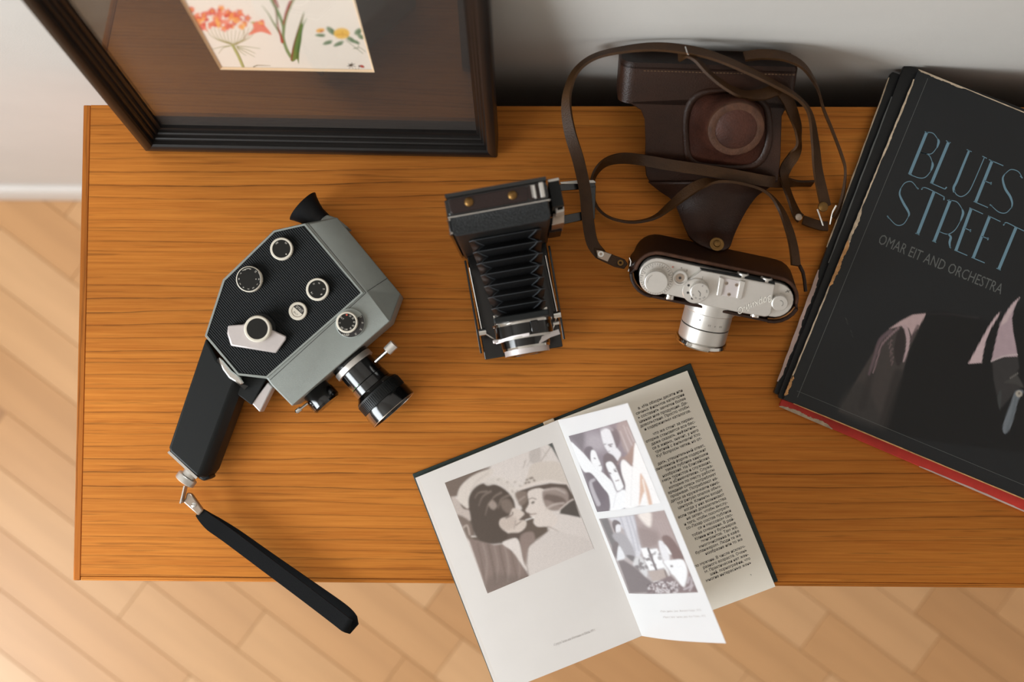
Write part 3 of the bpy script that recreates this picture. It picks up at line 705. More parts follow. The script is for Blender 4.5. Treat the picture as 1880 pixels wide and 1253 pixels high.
for i, t_ in enumerate(('8', '14', '24')):
    a = RAD(66-i*16); rr_ = (-lref*math.cos(a)+Z*math.sin(a)); gm.text(t_, l0+rr_*.0174+la*.0235, la.cross(rr_)*1.0, rr_.cross(la.cross(rr_))*1.0, .0022)
part('zoom_marking', gm, M['mark_green'], cc, recalc=False)
zl0, zl1, zl2 = U(690, 664, LH+.012), U(712, 644, LH+.020), U(724, 632, LH+.021)
zlv = part('zoom_lever', MB().cyl(zl0, zl1, .0017), M['chrome'], cc)
part('lever_knob', MB().cyl(zl1-(zl2-zl1)*.1, zl2, .0042, seg=20), M['satin_chrome'], zlv)
# second knob on the front and its screw
k0, k1 = U(571, 707, .022), U(603, 744, .022); ka = (k1-k0).normalized()
part('front_knob', MB().lathe(k0, ka, [(0, .0122), (.010, .0126), (.012, .0136), (.0205, .0138), (.0225, .0120), (.0228, .0001)], 40), M['black_gloss'], cc)
s0, s1 = U(565, 741, .030), U(543, 758, .030)
sc_ = part('socket_pin', MB().lathe(s0, s1-s0, [(0, .0012), ((s1-s0).length*.55, .0012), ((s1-s0).length*.56, .0022), ((s1-s0).length*.92, .0023), ((s1-s0).length, .0014)], 20), M['chrome'], cc)
# eyepiece: block, neck and flared rubber cup
ek = [(580, 408), (600, 394), (618, 400), (640, 418), (600, 425)]
part('eyepiece_block', MB().prism(zz(UU(ek, .036), .012), UU(ek, .036)), M['grey_enamel'], cc, bevel=0.0015)
e0_, e1_ = U(590, 410, .026), U(556, 379, .026); ea = (e1_-e0_).normalized(); el = (e1_-e0_).length
part('eyecup', MB().lathe(e0_, ea, [(0, .0100), (el*.35, .0104), (el*.62, .0122), (el*.88, .0146), (el*1.0, .0162), (el*1.0, .0150), (el*.7, .0100), (el*.6, .0001)], 44, cap=False), M['black_rubber'], cc)
# wrist strap hardware
f0, f1 = U(351, 868, .026), U(333, 892, .026); fa = (f1-f0).normalized()
part('strap_screw', MB().lathe(f0-fa*.004, fa, [(0, .0048), (.0035, .0048), (.0036, .0064), (.0078, .0064), (.0080, .0044), (.0084, .0088), (.0090, .0092), (.0135, .0092), (.0142, .0084)], 36), M['satin_chrome'], cc)
br0, br1, br2 = U(341, 893, .030), U(334, 925, .030), U(371, 940, .030)
pl = MB(); pl.ribbon([U(341, 892, .026), U(337, 910, .026), U(333.5, 924, .026)], .010, .0011, [90, 90, 90]); part('strap_bracket', pl, M['satin_chrome'], cc)
clip = [(343, 905), (351, 907), (373, 938), (364, 948), (335, 922), (340, 916)]
cl = part('strap_clip', MB().prism(zz(UU(clip, .026), .020), UU(clip, .026)), M['brushed'], cc, bevel=0.0012)
rv = U(356, 928, .0263); part('clip_screw', MB().lathe(rv-Z*.001, Z, [(0, .0023), (.0012, .0023), (.0016, .0016)], 20), M['chrome'], cl)
cpath = spline([(366, 941, .022), (385, 960, .0215), (420, 985, .020), (480, 1030, .020), (560, 1090, .021), (615, 1132, .022), (634, 1147, .023)], 6)
lpath = spline([(366, 941, .018), (388, 958, .016), (430, 984, .013), (490, 1026, .011), (565, 1078, .010), (625, 1120, .011), (643, 1137, .013)], 6)
end = [(640, 1150, .0225), (643, 1151, .0195), (645, 1148, .0165)]
rp = [U(*p) for p in cpath]+[U(*p) for p in end]+[U(*p) for p in lpath[::-1]]
wr = [0.0085+min(1, i/7)*0.0042 for i in range(len(cpath))]+[0.0127]*len(end)+[0.0085+min(1, i/7)*0.0042 for i in range(len(lpath))][::-1]
part('wrist_strap', MB().ribbon(rp, wr, .0018), M['webbing'], cc, label='black woven wrist strap looped back on itself', sharp=60)

# ------------------------------------------------------------------ folding camera standing upright with its bed let down
HB = 0.158
a_, b_ = U(816, 357, HB), U(1002, 324, HB); fxx = (b_-a_).normalized(); fyy = V((-fxx.y, fxx.x, 0))
BW = (b_-a_).length; fo = V((a_.x, a_.y, T))
fd = -(U(840, 433, HB)-a_).dot(fyy)                     # depth of the body
def F(x, y, z): return fo+fxx*x+fyy*y+Z*z            # x right, y back (front of the body is y = -fd)
fc = Thing('folding_camera', 'black folding camera standing upright with bellows and lens bed let down', 'camera', F(BW/2, -fd/2, 0))
def rbox(x0, x1, y0, y1, z0, z1, r, n=5):
    pts = []
    for cx, cy, a0 in ((x1-r, y1-r, 0), (x0+r, y1-r, 90), (x0+r, y0+r, 180), (x1-r, y0+r, 270)):
        for k in range(n+1):
            a = RAD(a0+90*k/n); pts.append((cx+r*math.cos(a), cy+r*math.sin(a)))
    return MB().prism([F(x, y, z0) for x, y in pts], [F(x, y, z1) for x, y in pts])
fbk = .0175
part('body', rbox(.0012, BW-.0012, -fd, -.0005, 0.0, HB-.003, .004), M['leather_black'], fc, bevel=0.0008)
tb = rbox(0, BW, -.0030, 0, .0015, HB, .0006); part('back_door', tb, M['black_gloss'], fc)
part('top_plate', rbox(.0004, BW-.0004, -fbk, -.0032, HB-.006, HB-.0004, .003), M['black_gloss'], fc, bevel=0.0006)
hs = rbox(.0022, BW-.016, -fbk+.0016, -.0046, HB-.0005, HB+.0007, .002); hd = part('handle_strap', hs, M['leather_handle'], fc, bevel=0.0005, label='brown leather carrying handle')
part('handle_strap_end', rbox(BW-.0158, BW-.003, -fbk+.0016, -.0046, HB-.0005, HB+.0003, .002), M['leather_handle'], fc)
for px, py in ((861, 371), (941, 358.5)):
    s = U(px, py, HB+.001); part('stud', MB().lathe(V((s.x, s.y, T+HB+.0002)), Z, [(0, .0036), (.0008, .0036), (.0016, .0030), (.0022, .0018), (.0024, .0001)], 24), M['brass'], hd, label='brass stud')
part('edge_trim', rbox(-.0004, BW+.0002, -fbk-.0012, -fbk-.0002, HB-.004, HB+.0008, .0003), M['chrome'], fc, bevel=0.0003, label='bright nickel trim line')
part('side_trim', MB().box(fo, fxx, fyy, Z, -.0012, .0010, -fd+.0015, -.004, .003, HB-.004), M['black_gloss'], fc, bevel=0.0006)
for y in (-fbk-.002, -fd+.003):
    part('side_trim', MB().tube([F(-.0014, y, .010), F(-.0014, y, HB-.005), F(.0004, y, HB-.002)], .0008, 8), M['chrome'], fc, label='bright side trim')
# latch with a knurled tongue on the right end
part('latch_plate', rbox(BW-.0112, BW-.0096, -fbk+.002, -.0052, HB+.0002, HB+.0022, .0004), M['satin_chrome'], fc, bevel=0.0003)
kt = MB()
for k in range(7): 
    y = -.0056-k*.0014; kt.box(fo, fxx, fyy, Z, BW-.0128, BW-.0108, y-.0004, y+.0004, HB+.0002, HB+.0020)
part('latch_teeth', kt, M['satin_chrome'], fc, kind='stuff')
part('latch_bar', rbox(BW-.0064, BW-.0030, -fbk+.0018, -.0040, HB+.0002, HB+.0026, .0006), M['satin_chrome'], fc, bevel=0.0005)
# finder housing on the right side and the folding wire frame
vh = .138
def Lc(px, py, h): p = U(px, py, h)-fo; return p.dot(fxx), p.dot(fyy)
def slab(name, pts, h0, h1, m, par=fc, bevel=.0004, **k): return part(name, MB().prism(zz(UU(pts, h1), h0), UU(pts, h1)), m, par, bevel=bevel, **k)
vf = slab('finder_housing', [(1006, 334), (1026, 330), (1036, 376), (1014, 381)], .085, vh, M['black_plastic'])
slab('finder_frame', [(1005.5, 330), (1025.5, 326), (1027, 331), (1006.5, 335)], .085, vh+.0006, M['satin_chrome'], vf)
slab('finder_lens', [(1018, 378), (1035, 375.5), (1036, 388), (1021, 392)], .095, .128, M['satin_chrome'], vf)
slab('finder_eye', [(1023, 380), (1033.5, 378), (1034, 384), (1024, 386)], .1275, .1284, M['black_face'], vf)
slab('rangefinder_arm', [(1015, 392), (1036, 388), (1036, 409), (1013, 414)], .060, .112, M['brushed'])
slab('arm_foot', [(1009, 414), (1034, 409), (1031, 424), (1007, 428)], .045, .080, M['leather_dark'])
sf = slab('wire_frame', [(1002, 341), (1092, 334), (1094, 345), (1003, 353)], .030, .0335, M['black_gloss'], bevel=.0003)
slab('wire_frame_edge', [(1028, 334), (1059, 331), (1090, 330.5), (1094, 334), (1094, 336), (1030, 338.5)], .030, .0345, M['satin_chrome'], sf, label='bright edge of the wire frame')
slab('wire_frame_arm', [(1082, 342), (1094, 341), (1092, 402), (1081, 406)], .030, .0335, M['black_gloss'], sf)
slab('wire_frame_arm', [(1003, 402), (1092, 384), (1092, 400), (1004, 418)], .030, .0335, M['black_gloss'], sf)
# bed
bedp = [(848, 432), (1000, 404), (1033.5, 636.5), (890, 661)]
bf0, bf1 = U(890, 661, .022), U(1033.5, 636.5, .022)
bb0, bb1 = F(.0045, -fd+.0005, .022), F(BW-.0035, -fd+.0005, .022)
bedq = [bb0, bb1, bf1, bf0]
bed = part('lens_bed', MB().prism(zz(bedq, .016), zz(bedq, .0195)), M['black_gloss'], fc, bevel=0.0008)
for a, b, nm in ((bb0, bf0, 1), (bb1, bf1, -1)):
    d = (b-a).normalized(); side = fxx*nm
    part('bed_rail', MB().box(V((a.x, a.y, T)), d, V((-d.y, d.x, 0)), Z, .004, (b-a).length-.006, (-.0030 if nm == 1 else .0012), (-.0012 if nm == 1 else .0030), .0196, .0225), M['black_gloss'], bed, bevel=.0003)
bm_ = (bf0+bf1)/2
# lens standard, placed along the bed
ax = ((bb0+bb1)/2-bm_).normalized(); ax = V((ax.x, ax.y, 0)).normalized(); sx = V((ax.y, -ax.x, 0))          # ax points back to the body, sx points right
SH = 0.106
sc0 = (U(905, 590, SH)+U(1010, 572, SH))/2; so = V((sc0.x, sc0.y, T))
def S(x, y, z): return so+sx*x+ax*y+Z*z
swd = .0225
part('lens_standard', MB().box(so, sx, ax, Z, -swd, swd, -.0025, .0025, .024, SH), M['black_plastic'], fc, bevel=.001)
for s in (-1, 1): part('standard_foot', MB().box(so, sx, ax, Z, s*.020-.004, s*.020+.004, -.010, .010, .0198, .027), M['chrome'], fc, bevel=.0008)
for s, top, bot in ((-1, (862, 492), (886, 610)), (1, (1000.5, 470), (1023, 578))):
    p, q = U(*top, .055), U(*bot, .062); part('strut', MB().tube([p, (p+q)/2, q], .0009, 8), M['chrome'], fc, label='bright folding strut')
    j = part('strut_joint', MB().cyl(q-sx*.003*s, q+sx*.003*s, .003, seg=16), M['chrome'], fc)
    q2 = S(s*.0236, -.014, .060); part('strut_link', MB().ribbon([q, (q+q2)/2, q2], .0035, .001, [90]*3), M['chrome'], fc)
# bellows: square tapered tube with pleats
bw0 = ((U(866, 436, .125)-fo).dot(fxx), (U(986, 412, .125)-fo).dot(fxx))
NB = 7; rings = []
cb0 = F((bw0[0]+bw0[1])/2, -fd+.001, .078); cb1 = S(-.0005, .0028, .068)
nst = NB*4
for k in range(nst+1):
    t = k/nst; c = cb0.lerp(cb1, t); hw = (bw0[1]-bw0[0])/2*(1-t)+.0185*t; hh = .046*(1-t)+.034*t
    z = (0, .0022, .0, -.0032)[k % 4] if 0 < k < nst else 0
    hw += z*1.3; hh += z
    xr = fxx.lerp(sx, t).normalized(); ch = .0035
    rings.append([c+xr*x+Z*y for x, y in ((-hw+ch, -hh), (hw-ch, -hh), (hw, -hh+ch), (hw, hh-ch), (hw-ch, hh), (-hw+ch, hh), (-hw, hh-ch), (-hw, -hh+ch))])
bel = part('bellows', MB().loft(rings), M['bellows'], fc, sharp=30)
cr = MB()  # worn fold ridges, their highlights put into the paler colour
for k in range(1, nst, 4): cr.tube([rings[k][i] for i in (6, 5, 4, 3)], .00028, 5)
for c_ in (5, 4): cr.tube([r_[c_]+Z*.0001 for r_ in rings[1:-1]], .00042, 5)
part('worn_fold_highlight', cr, M['crease'], bel, label='paler worn folds of the bellows with painted ridge highlights')
# shutter and lens looking away from the body
sy = -ax; LZ = .071
lc = so+Z*LZ-ax*.0025
def sl(name, t0, t1, r0, r1, m, seg=56, par=fc, **k): return part(name, MB().lathe(lc, sy, [(t0, r0), (t1, r1)], seg), m, par, **k)
sl('shutter_rim', 0, .0022, .0250, .0250, M['chrome'], label='bright rear rim of the shutter')
sh = sl('shutter', .0022, .0125, .0238, .0238, M['black_gloss'])
kr = MB()
for i in range(56):
    a = RAD(40+i*1.4); r_ = sx*math.cos(a)+Z*math.sin(a); kr.box(lc+r_*.0240, sy, sy.cross(r_), r_, .0126, .0142, -.0003, .0003, 0, .0012)
sl('speed_ring', .0125, .0143, .0243, .0243, M['satin_chrome'], label='knurled bright speed ring')
part('ring_teeth', kr, M['satin_chrome'], sh, kind='stuff')
sl('shutter_front', .0144, .0205, .0205, .0200, M['black_gloss'])
sl('lens_ring', .0205, .0225, .0196, .0196, M['chrome'])
sl('focus_collar', .0225, .0268, .0186, .0186, M['satin_alu'], label='pale engraved focusing collar')
part('front_lens', MB().lathe(lc, sy, [(.0269, .0180), (.0276, .0150), (.0262, .0130), (.0275, .0060), (.0280, .0001)], 40), M['black_gloss'], fc)
bar0, bar1 = S(-.026, -.012, LZ+.0245), S(.016, -.012, LZ+.026)
part('release_linkage', MB().box(S(0, -.0025, LZ), sx, sy, Z, -.021, .018, -.001, .0006, .0252, .0262), M['chrome'], fc, bevel=.0003)
part('shutter_window', MB().box(S(0, -.0025, LZ), sx, sy, Z, .006, .0125, .0015, .0115, .0205, .0250), M['black_gloss'], sh, bevel=.0008)
part('cocking_lever', MB().box(S(-.0265, -.0155, LZ+.006), sx, sy, Z, 0, .009, -.0015, .0015, 0, .0075), M['satin_alu'], fc, bevel=.0008)
pt = MB(); pt.ribbon([S(-.024, -.0165, LZ+.011), S(-.010, -.0150, LZ+.0225), S(.004, -.0148, LZ+.0262)], .0024, .0010); part('aperture_lever', pt, M['satin_alu'], fc)
pt = MB(); pt.ribbon([S(.010, -.0215, LZ+.0165), S(.020, -.0175, LZ+.012), S(.0285, -.0160, LZ+.010)], .0042, .0012); part('self_timer_lever', pt, M['satin_alu'], fc)
part('cable_socket', MB().cyl(S(.0250, -.0085, LZ+.008), S(.0300, -.0085, LZ+.009), .0015, seg=14), M['satin_chrome'], fc)

# ------------------------------------------------------------------ rangefinder camera in the lower half of its case, tipped forward on its lens
ZY, ZP = RAD(-11.8), RAD(22)
zo = U(1318, 529.5, .0709)
ZR = Matrix.Rotation(ZY, 3, 'Z') @ Matrix.Rotation(ZP, 3, 'X')
def K(x, y, z): return zo+ZR @ V((x/1000, y/1000, z/1000))          # millimetres: x along the body, y to its back, z up
KX, KY, KZ = ZR @ V((1, 0, 0)), ZR @ V((0, 1, 0)), ZR @ V((0, 0, 1))
ZRi = ZR.transposed()
def kp(px, py, z):                                                     # photograph pixel -> local x, y on the level z
    h = ZRi @ (hit(px, py, K(0, 0, z), KZ)-zo); return h.x*1000, h.y*1000
rc = Thing('rangefinder_camera', 'silver rangefinder camera sitting in the brown leather half case, lens forward', 'camera', zo)
def stadium(hl, hw, n=12):
    pts = []
    for k in range(n+1): a = RAD(-90+180*k/n); pts.append((hl-hw+hw*math.cos(a), hw*math.sin(a)))
    for k in range(n+1): a = RAD(90+180*k/n); pts.append((-hl+hw+hw*math.cos(a), hw*math.sin(a)))
    return pts
xl = kp(1171.7, 509, 0)[0]; xr = kp(1458.5, 549, 0)[0]; hl = (xr-xl)/2; xc = (xr+xl)/2; hw = 14.6
st = [(x+xc, y) for x, y in stadium(hl, hw)]
st2 = [(x*1.0+(xc)*0, y) for x, y in st]
rb_ = part('body', MB().prism([K(x, y, -66) for x, y in st], [K(x, y, -10) for x, y in st]), M['leather_black'], rc)
part('top_plate', MB().prism([K(x, y, -10) for x, y in st], [K(x, y, 0) for x, y in st]), M['satin_chrome'], rc, bevel=.0007)
def kpoly(pts, z): return [kp(px, py, z) for px, py in pts]
def kslab(name, pts, z0, z1, m, par=rc, bevel=.0004, **k):
    q = kpoly(pts, z1); return part(name, MB().prism([K(x, y, z0) for x, y in q], [K(x, y, z1) for x, y in q]), m, par, bevel=bevel, **k)
cs = lambda x, y: (1150+x/5.529, 460+y/5.529)
hs_pts = [cs(*p) for p in [(760, 205), (1510, 352), (1478, 520), (1482, 560), (1470, 640), (1440, 672), (1400, 676), (1130, 630), (800, 560), (660, 520), (600, 470), (585, 390), (612, 320), (655, 285)]]
hs_ = kslab('finder_housing', hs_pts, -.2, 5.5, M['satin_chrome'], bevel=.0009)
bkp = kpoly([cs(*p) for p in [(745, 180), (1505, 318), (1512, 350), (762, 204)]], 3.0)
part('housing_back', MB().prism([K(x, y, -.2) for x, y in bkp], [K(x, y, 3.0) for x, y in bkp]), M['black_plastic'], rc, bevel=.0004)
for px, py in ((1185, 245), (1425, 292)):
    x, y = kp(*cs(px, py), 0.0); ep = part('eyepiece', MB().lathe(K(x, y-4.5, -1.8), KY, [(0, .0050), (.0050, .0050), (.0056, .0044)], 28), M['satin_chrome'], rc)
    part('eyepiece_glass', MB().lathe(K(x, y-4.5, -1.8)+KY*.0050, KY, [(0, .0036), (.0008, .0036)], 24), M['black_face'], ep)
def kdisc(name, px, py, z, r, h, m, par=rc, prof=None, seg=44, **k):
    x, y = kp(px, py, z+h); return part(name, MB().lathe(K(x, y, z), KZ, prof or [(0, r), (h/1000-.0004, r), (h/1000, r-.0004)], seg), m, par, **k), (x, y)
# winding knob with its exposure counter ring
wd, (wx, wy) = kdisc('counter_disc', *cs(305, 288), 0, .0141, 1.2, M['satin_chrome'])
tk = MB()
for i in range(40):
    a = RAD(i*9); rr = KX*math.cos(a)+KY*math.sin(a); tt = KZ.cross(rr); l_ = .0016 if i % 5 else .0024
    tk.box(K(wx, wy, 1.2), rr, tt, KZ, .0134-l_, .0134, -.00013, .00013, .0, .00008)
for i, a in enumerate((75, 120, 165, 210, 255, 300, 345, 30)):
    rr = KX*math.cos(RAD(a))+KY*math.sin(RAD(a)); tk.text(str(i*5), K(wx, wy, 1.3)+rr*.0102, -KZ.cross(rr)*-1, -rr*-1, .0019)
part('counter_scale', tk, M['mark_black'], wd, recalc=False)
def knob(name, px, py, z, r, h, par=rc):
    x, y = kp(px, py, z+h); n = 64
    b = MB(); rings = []
    for zz_, rr, kk in ((0, r, 1), (h-.8, r, 1), (h-.2, r-.0004, 0), (h, r-.0008, 0)):
        rings.append([K(x, y, z+zz_)+(KX*math.cos(2*math.pi*i/n)+KY*math.sin(2*math.pi*i/n))*(rr-(.00025 if (i % 2 and kk) else 0)) for i in range(n)])
    b.loft(rings); return part(name, b, M['satin_chrome'], par, sharp=25), (x, y)
wk, (kx, ky) = knob('winding_knob', *cs(302, 326), 1.2, .0098, 8.5, wd)
ar = MB(); ar.tube([K(kx+7*math.cos(RAD(a)), ky+7*math.sin(RAD(a)), 9.72) for a in range(130, 200, 8)], .00016, 6); part('turn_arrow', ar, M['mark_grey'], wk)
# release button
rl = MB(); x, y = kp(*cs(545, 285), 3.5)
rl.lathe(K(x, y, 0), KZ, [(0, .0066), (.0028, .0066), (.0035, .0060), (.0035, .0047), (.0016, .0044), (.0016, .0001)], 36); rlo = part('release_collar', rl, M['satin_chrome'], rc)
part('release_button', MB().lathe(K(x, y, 1.5), KZ, [(0, .0036), (.0006, .0036), (.0006, .0012), (-.001, .0010)], 28), M['brushed'], rlo)
part('button_hole', MB().lathe(K(x, y, 2.1), KZ, [(0, .0012), (.00015, .0012)], 16), M['mark_black'], rlo)
mk = MB()
for (px, py), t_, m_ in ((cs(475, 172), 'П', 0), (cs(615, 205), 'В', 0)):
    x, y = kp(px, py, 0); mk.text(t_, K(x, y, .06), KX, KY, .0022, vc=True)
part('release_marking', mk, M['mark_black'], rc, recalc=False)
x, y = kp(*cs(470, 168), 0); part('red_dot', MB().lathe(K(x, y, 0), KZ, [(0, .0006), (.0001, .0006)], 12), M['mark_red'], rc)
x, y = kp(*cs(560, 178), 0); part('index_dot', MB().lathe(K(x, y, 0), KZ, [(0, .0004), (.0001, .0004)], 12), M['mark_black'], rc)
# shutter speed dial
sp, (sxx, syy) = kdisc('speed_collar', *cs(700, 415), 5.0, .0106, 2.2, M['satin_chrome'])
sk, (kx, ky) = knob('speed_dial', *cs(745, 425), 7.2, .0080, 6.0, sp)
mk = MB()
for t_, a in (('В', 80), ('20', 215), ('30', 250), ('60', 285), ('125', 320), ('500', 20)):
    rr = KX*math.cos(RAD(a))+KY*math.sin(RAD(a)); mk.text(t_, K(kx, ky, 13.25)+rr*.0058, -KZ.cross(rr)*-1, -rr*-1, .0018, vc=True)
mk.ribbon([K(kx-1.5, ky+1, 13.25), K(kx+.8, ky-.8, 13.25), K(kx+1.0, ky-3.5, 13.25)], .0005, .0001)
part('speed_marking', mk, M['mark_black'], sk, recalc=False)
for px, py in ((632, 355), (625, 430), (668, 488)):
    x, y = kp(*cs(px, py), 7.2); part('collar_mark', MB().lathe(K(x, y, 7.2), KZ, [(0, .0011), (.0001, .0011)], 10), M['mark_black'], sp)
x, y = kp(*cs(770, 288), 5.5); part('sync_mark', MB().box(K(x, y, 5.5), KX, KY, KZ, -.0001, .0001, -.0022, .0022, 0, .0001), M['mark_black'], rc)
# accessory shoe: two rails on a plate, three screws
kslab('shoe_plate', [cs(*p) for p in [(975, 275), (1200, 320), (1165, 492), (930, 452)]], 5.4, 6.0, M['satin_alu'], hs_, bevel=.0002)
for pts in ([(945, 268), (1000, 292), (965, 465), (915, 462)], [(1150, 305), (1212, 322), (1172, 500), (1115, 490)]):
    kslab('shoe_rail', [cs(*p) for p in pts], 6.0, 8.0, M['satin_chrome'], hs_, bevel=.0007)
x0 = kpoly([cs(1205, 320), cs(1222, 318), cs(1182, 505), cs(1165, 500)], 5.6)
for px, py in ((1015, 335), (1118, 352), (1040, 448)):
    x, y = kp(*cs(px, py), 6.1); s_ = part('shoe_screw', MB().lathe(K(x, y, 5.9), KZ, [(0, .0015), (.0003, .0015), (.0004, .0011)], 16), M['brushed'], hs_)
    part('screw_slot', MB().box(K(x, y, 6.3), KX, KY, KZ, -.0012, .0012, -.0002, .0002, 0, .00006), M['mark_black'], s_)
# engraved script, read from the front
tx, ty = kp(*cs(1468, 452), 5.5); t2x, t2y = kp(*cs(1120, 590), 5.5)
de = (K(t2x, t2y, 5.56)-K(tx, ty, 5.56)); dl = de.length; de.normalize(); dn = KZ.cross(de)
w_ = glyphs('Зоркий-С')[2]
mk = MB(); mk.text('Зоркий-С', K(tx, ty, 5.56)-dn*-.0000, de, dn, .0074, align='L', xs=dl/(w_*.0074)*.97, shear=.35)
part('engraved_script', mk, M['mark_white'], hs_, label='engraved script name in relief', recalc=False)
mk = MB(); mk.text('Зоркий-С', K(tx, ty, 5.53)+de*.00035-dn*.0002, de, dn, .0074, align='L', xs=dl/(w_*.0074)*.97, shear=.35)
part('engraved_shadow_line', mk, M['mark_grey'], hs_, recalc=False)
# rewind knob
rk, (kx, ky) = knob('rewind_knob', *cs(1558, 540), 0, .0068, 7.5)
ar = MB(); ar.tube([K(kx+2.6*math.cos(RAD(a)), ky+2.6*math.sin(RAD(a)), 7.55) for a in range(-40, 110, 10)], .00022, 6); part('turn_arrow', ar, M['mark_grey'], rk)
x, y = kp(*cs(1640, 415), 0); ar = MB(); ar.box(K(x, y, 0), (KX+KY*.6).normalized(), (KY-KX*.6).normalized(), KZ, -.0022, .0022, -.0003, .0003, 0, .0001); ar.box(K(x, y, 0), (KX-KY*.9).normalized(), (KY+KX*.9).normalized(), KZ, -.0014, .0014, -.0003, .0003, 0, .0001)
part('rewind_mark', ar, M['mark_grey'], rc)
for px, py in ((435, 482), (1305, 664)):
    x, y = kp(*cs(px, py), -4); part('front_screw', MB().lathe(K(x, y+3, -5), -KY, [(0, .0042), (.0035, .0042), (.004, .0036)], 24), M['chrome'], rc)
# lens
lxm = kp(*cs(880, 600), -6)[0]
LX, LZm = 1.5, -29
lp = K(LX, -hw, LZm); ld = -KY
def zl(name, t0, t1, r0, r1, m, seg=56, **k): return part(name, MB().lathe(lp, ld, [(t0/1000, r0/1000), (t0/1000+.0003, r0/1000+.0003), (t1/1000-.0003, r1/1000+.0003), (t1/1000, r1/1000)], seg), m, rc, **k)
part('mount_plate', MB().box(K(LX, -hw, -33), KX, KY, KZ, -.026, .026, -.0022, .006, -.024, .023), M['satin_chrome'], rc, bevel=.003)
fa_ = MB(); nf = 16; rg = []
for t_, r_ in ((2.2, 22.2), (13.5, 22.2)): rg.append([lp+ld*(t_/1000)+(KX*math.cos(2*math.pi*(i+.5)/nf)+KZ*math.sin(2*math.pi*(i+.5)/nf))*(r_/1000) for i in range(nf)])
part('faceted_focus_ring', fa_.loft(rg), M['satin_chrome'], rc, bevel=.0006)
b1 = zl('lens_barrel', 13.5, 26.5, 20.6, 20.6, M['satin_chrome'])
zl('barrel_groove', 26.5, 27.3, 20.0, 20.0, M['black_plastic'])
zl('aperture_ring', 27.3, 39.5, 20.6, 20.4, M['satin_chrome'])
rimz = part('lens_rim', MB().lathe(lp, ld, [(.0395, .0206), (.0405, .0220), (.0432, .0224), (.0446, .0216), (.0446, .0196), (.040, .0160), (.036, .0130), (.036, .0001)], 60), M['chrome'], rc, label='polished front rim of the lens')
for t_, a, s_ in ((6, 118, .0008), (18.5, 112, .0007)):
    rr = KX*math.cos(RAD(a))+KZ*math.sin(RAD(a)); part('index_dot', MB().lathe(lp+ld*(t_/1000)+rr*(.0219 if t_ < 10 else .0208), rr, [(0, s_), (.0002, s_)], 12), M['mark_black'], rc)
mk = MB()
for i, t_ in enumerate(('3,5', '4', '5,6')):
    a = RAD(88-i*14); rr = KX*math.cos(a)+KZ*math.sin(a); mk.text(t_, lp+ld*.0205+rr*.0211, rr.cross(ld)*-1, -ld*-1, .0022)
part('aperture_marking', mk, M['mark_grey'], b1, recalc=False)
part('focus_tab', MB().box(lp, KX, ld, KZ, .0195, .0268, .0040, .0110, .004, .011), M['satin_chrome'], rc, bevel=.0012)

# ------------------------------------------------------------------ the leather ever-ready case: lower half, front cover, strap
lc_ = Thing('camera_case', 'brown leather camera case with long strap, its cover folded back against the wall', 'camera case', U(1320, 400, 0))
hb = MB(); outl = []
def off_at(x, y): return (3.0, 8.0) if y > 0 else (3.0, 8.5)
ZB = -67.8
nO = len(st); ro_b, ro_m, ro_t, ri_t, ri_b = [], [], [], [], []
for x, y in st:
    k = max(0, min(1, (y/hw+1)/2)); ang = math.atan2(y, (x-xc)/hl*hw)
    nx, ny = (x-xc)/hl, y/hw
    d = math.hypot(nx, ny) or 1
    sgx = 1 if x > xc else -1
    inn_f = 7.5 if y < -2 else 3.0
    cxn = (x-(xc+sgx*(hl-hw)))/hw if abs(x-xc) > hl-hw else 0; cyn = y/hw
    zt = -5 if y > -hw*.2 else (-9 if not (-27 < x < 31) else -58)
    add_i, add_o = inn_f*.75, inn_f*.75+2.4
    bul = 3.5 if y > 0 else 1
    ro_b.append(K(x+cxn*(add_o-1), y+cyn*(add_o-1), ZB)); ro_m.append(K(x+cxn*(add_o+1), y+cyn*(add_o+bul), -48)); ro_t.append(K(x+cxn*add_o, y+cyn*add_o, zt))
    ri_t.append(K(x+cxn*add_i, y+cyn*add_i, zt)); ri_b.append(K(x+cxn*.4, y+cyn*.4, -66.2))
hb.loft([ro_b, ro_m, ro_t, ri_t, ri_b])
hc = part('lower_half', hb, M['leather_dark'], lc_, sharp=50, bevel=.0006)
rm = MB(); rm.tube([(a+b)/2 for a, b in zip(ro_t[-8:]+ro_t[:8], ri_t[-8:]+ri_t[:8])], .0014, 8)
bk = [(a+b)/2 for a, b in zip(ro_t, ri_t)]
rim_idx = [i for i, (x, y) in enumerate(st) if y > -hw*.25]
part('rim_binding', MB().tube([bk[i]+KZ*.0004 for i in rim_idx], .0016, 8), M['leather_worn'], hc, label='paler worn rim of the lower half')
for lo_, hi_ in ((-999, -27), (31, 999)):
    fi = [i for i, (x, y) in enumerate(st) if y <= -hw*.2 and lo_ < x < hi_]
    part('rim_binding', MB().tube([bk[i]+KZ*.0002 for i in fi], .0015, 8), M['leather_dark'], hc)
    part('lining', MB().tube([ri_t[i]-KZ*.0026+KX*0 for i in fi], .0011, 8), M['velvet'], hc, label='tan lining inside the rim')
# cover panel, leaning with its top against the wall
vo = U(1302, 123, .088); v1 = U(1310, 330, .030)
cxx = (U(1463, 130, .088)-U(1156, 121, .088)).normalized(); cv = (v1-vo); cv = (cv-cxx*cv.dot(cxx)).normalized(); cn = cxx.cross(cv); cn = cn if cn.z > 0 else -cn
def CV(px, py, d=0):
    h = hit(px, py, vo+cn*d, cn)-vo; return h.dot(cxx), h.dot(cv)
def CP(x, v, n=0): return vo+cxx*x+cv*v+cn*n
c5 = lambda x, y: (1130+x/5.011, 90+y/5.011)
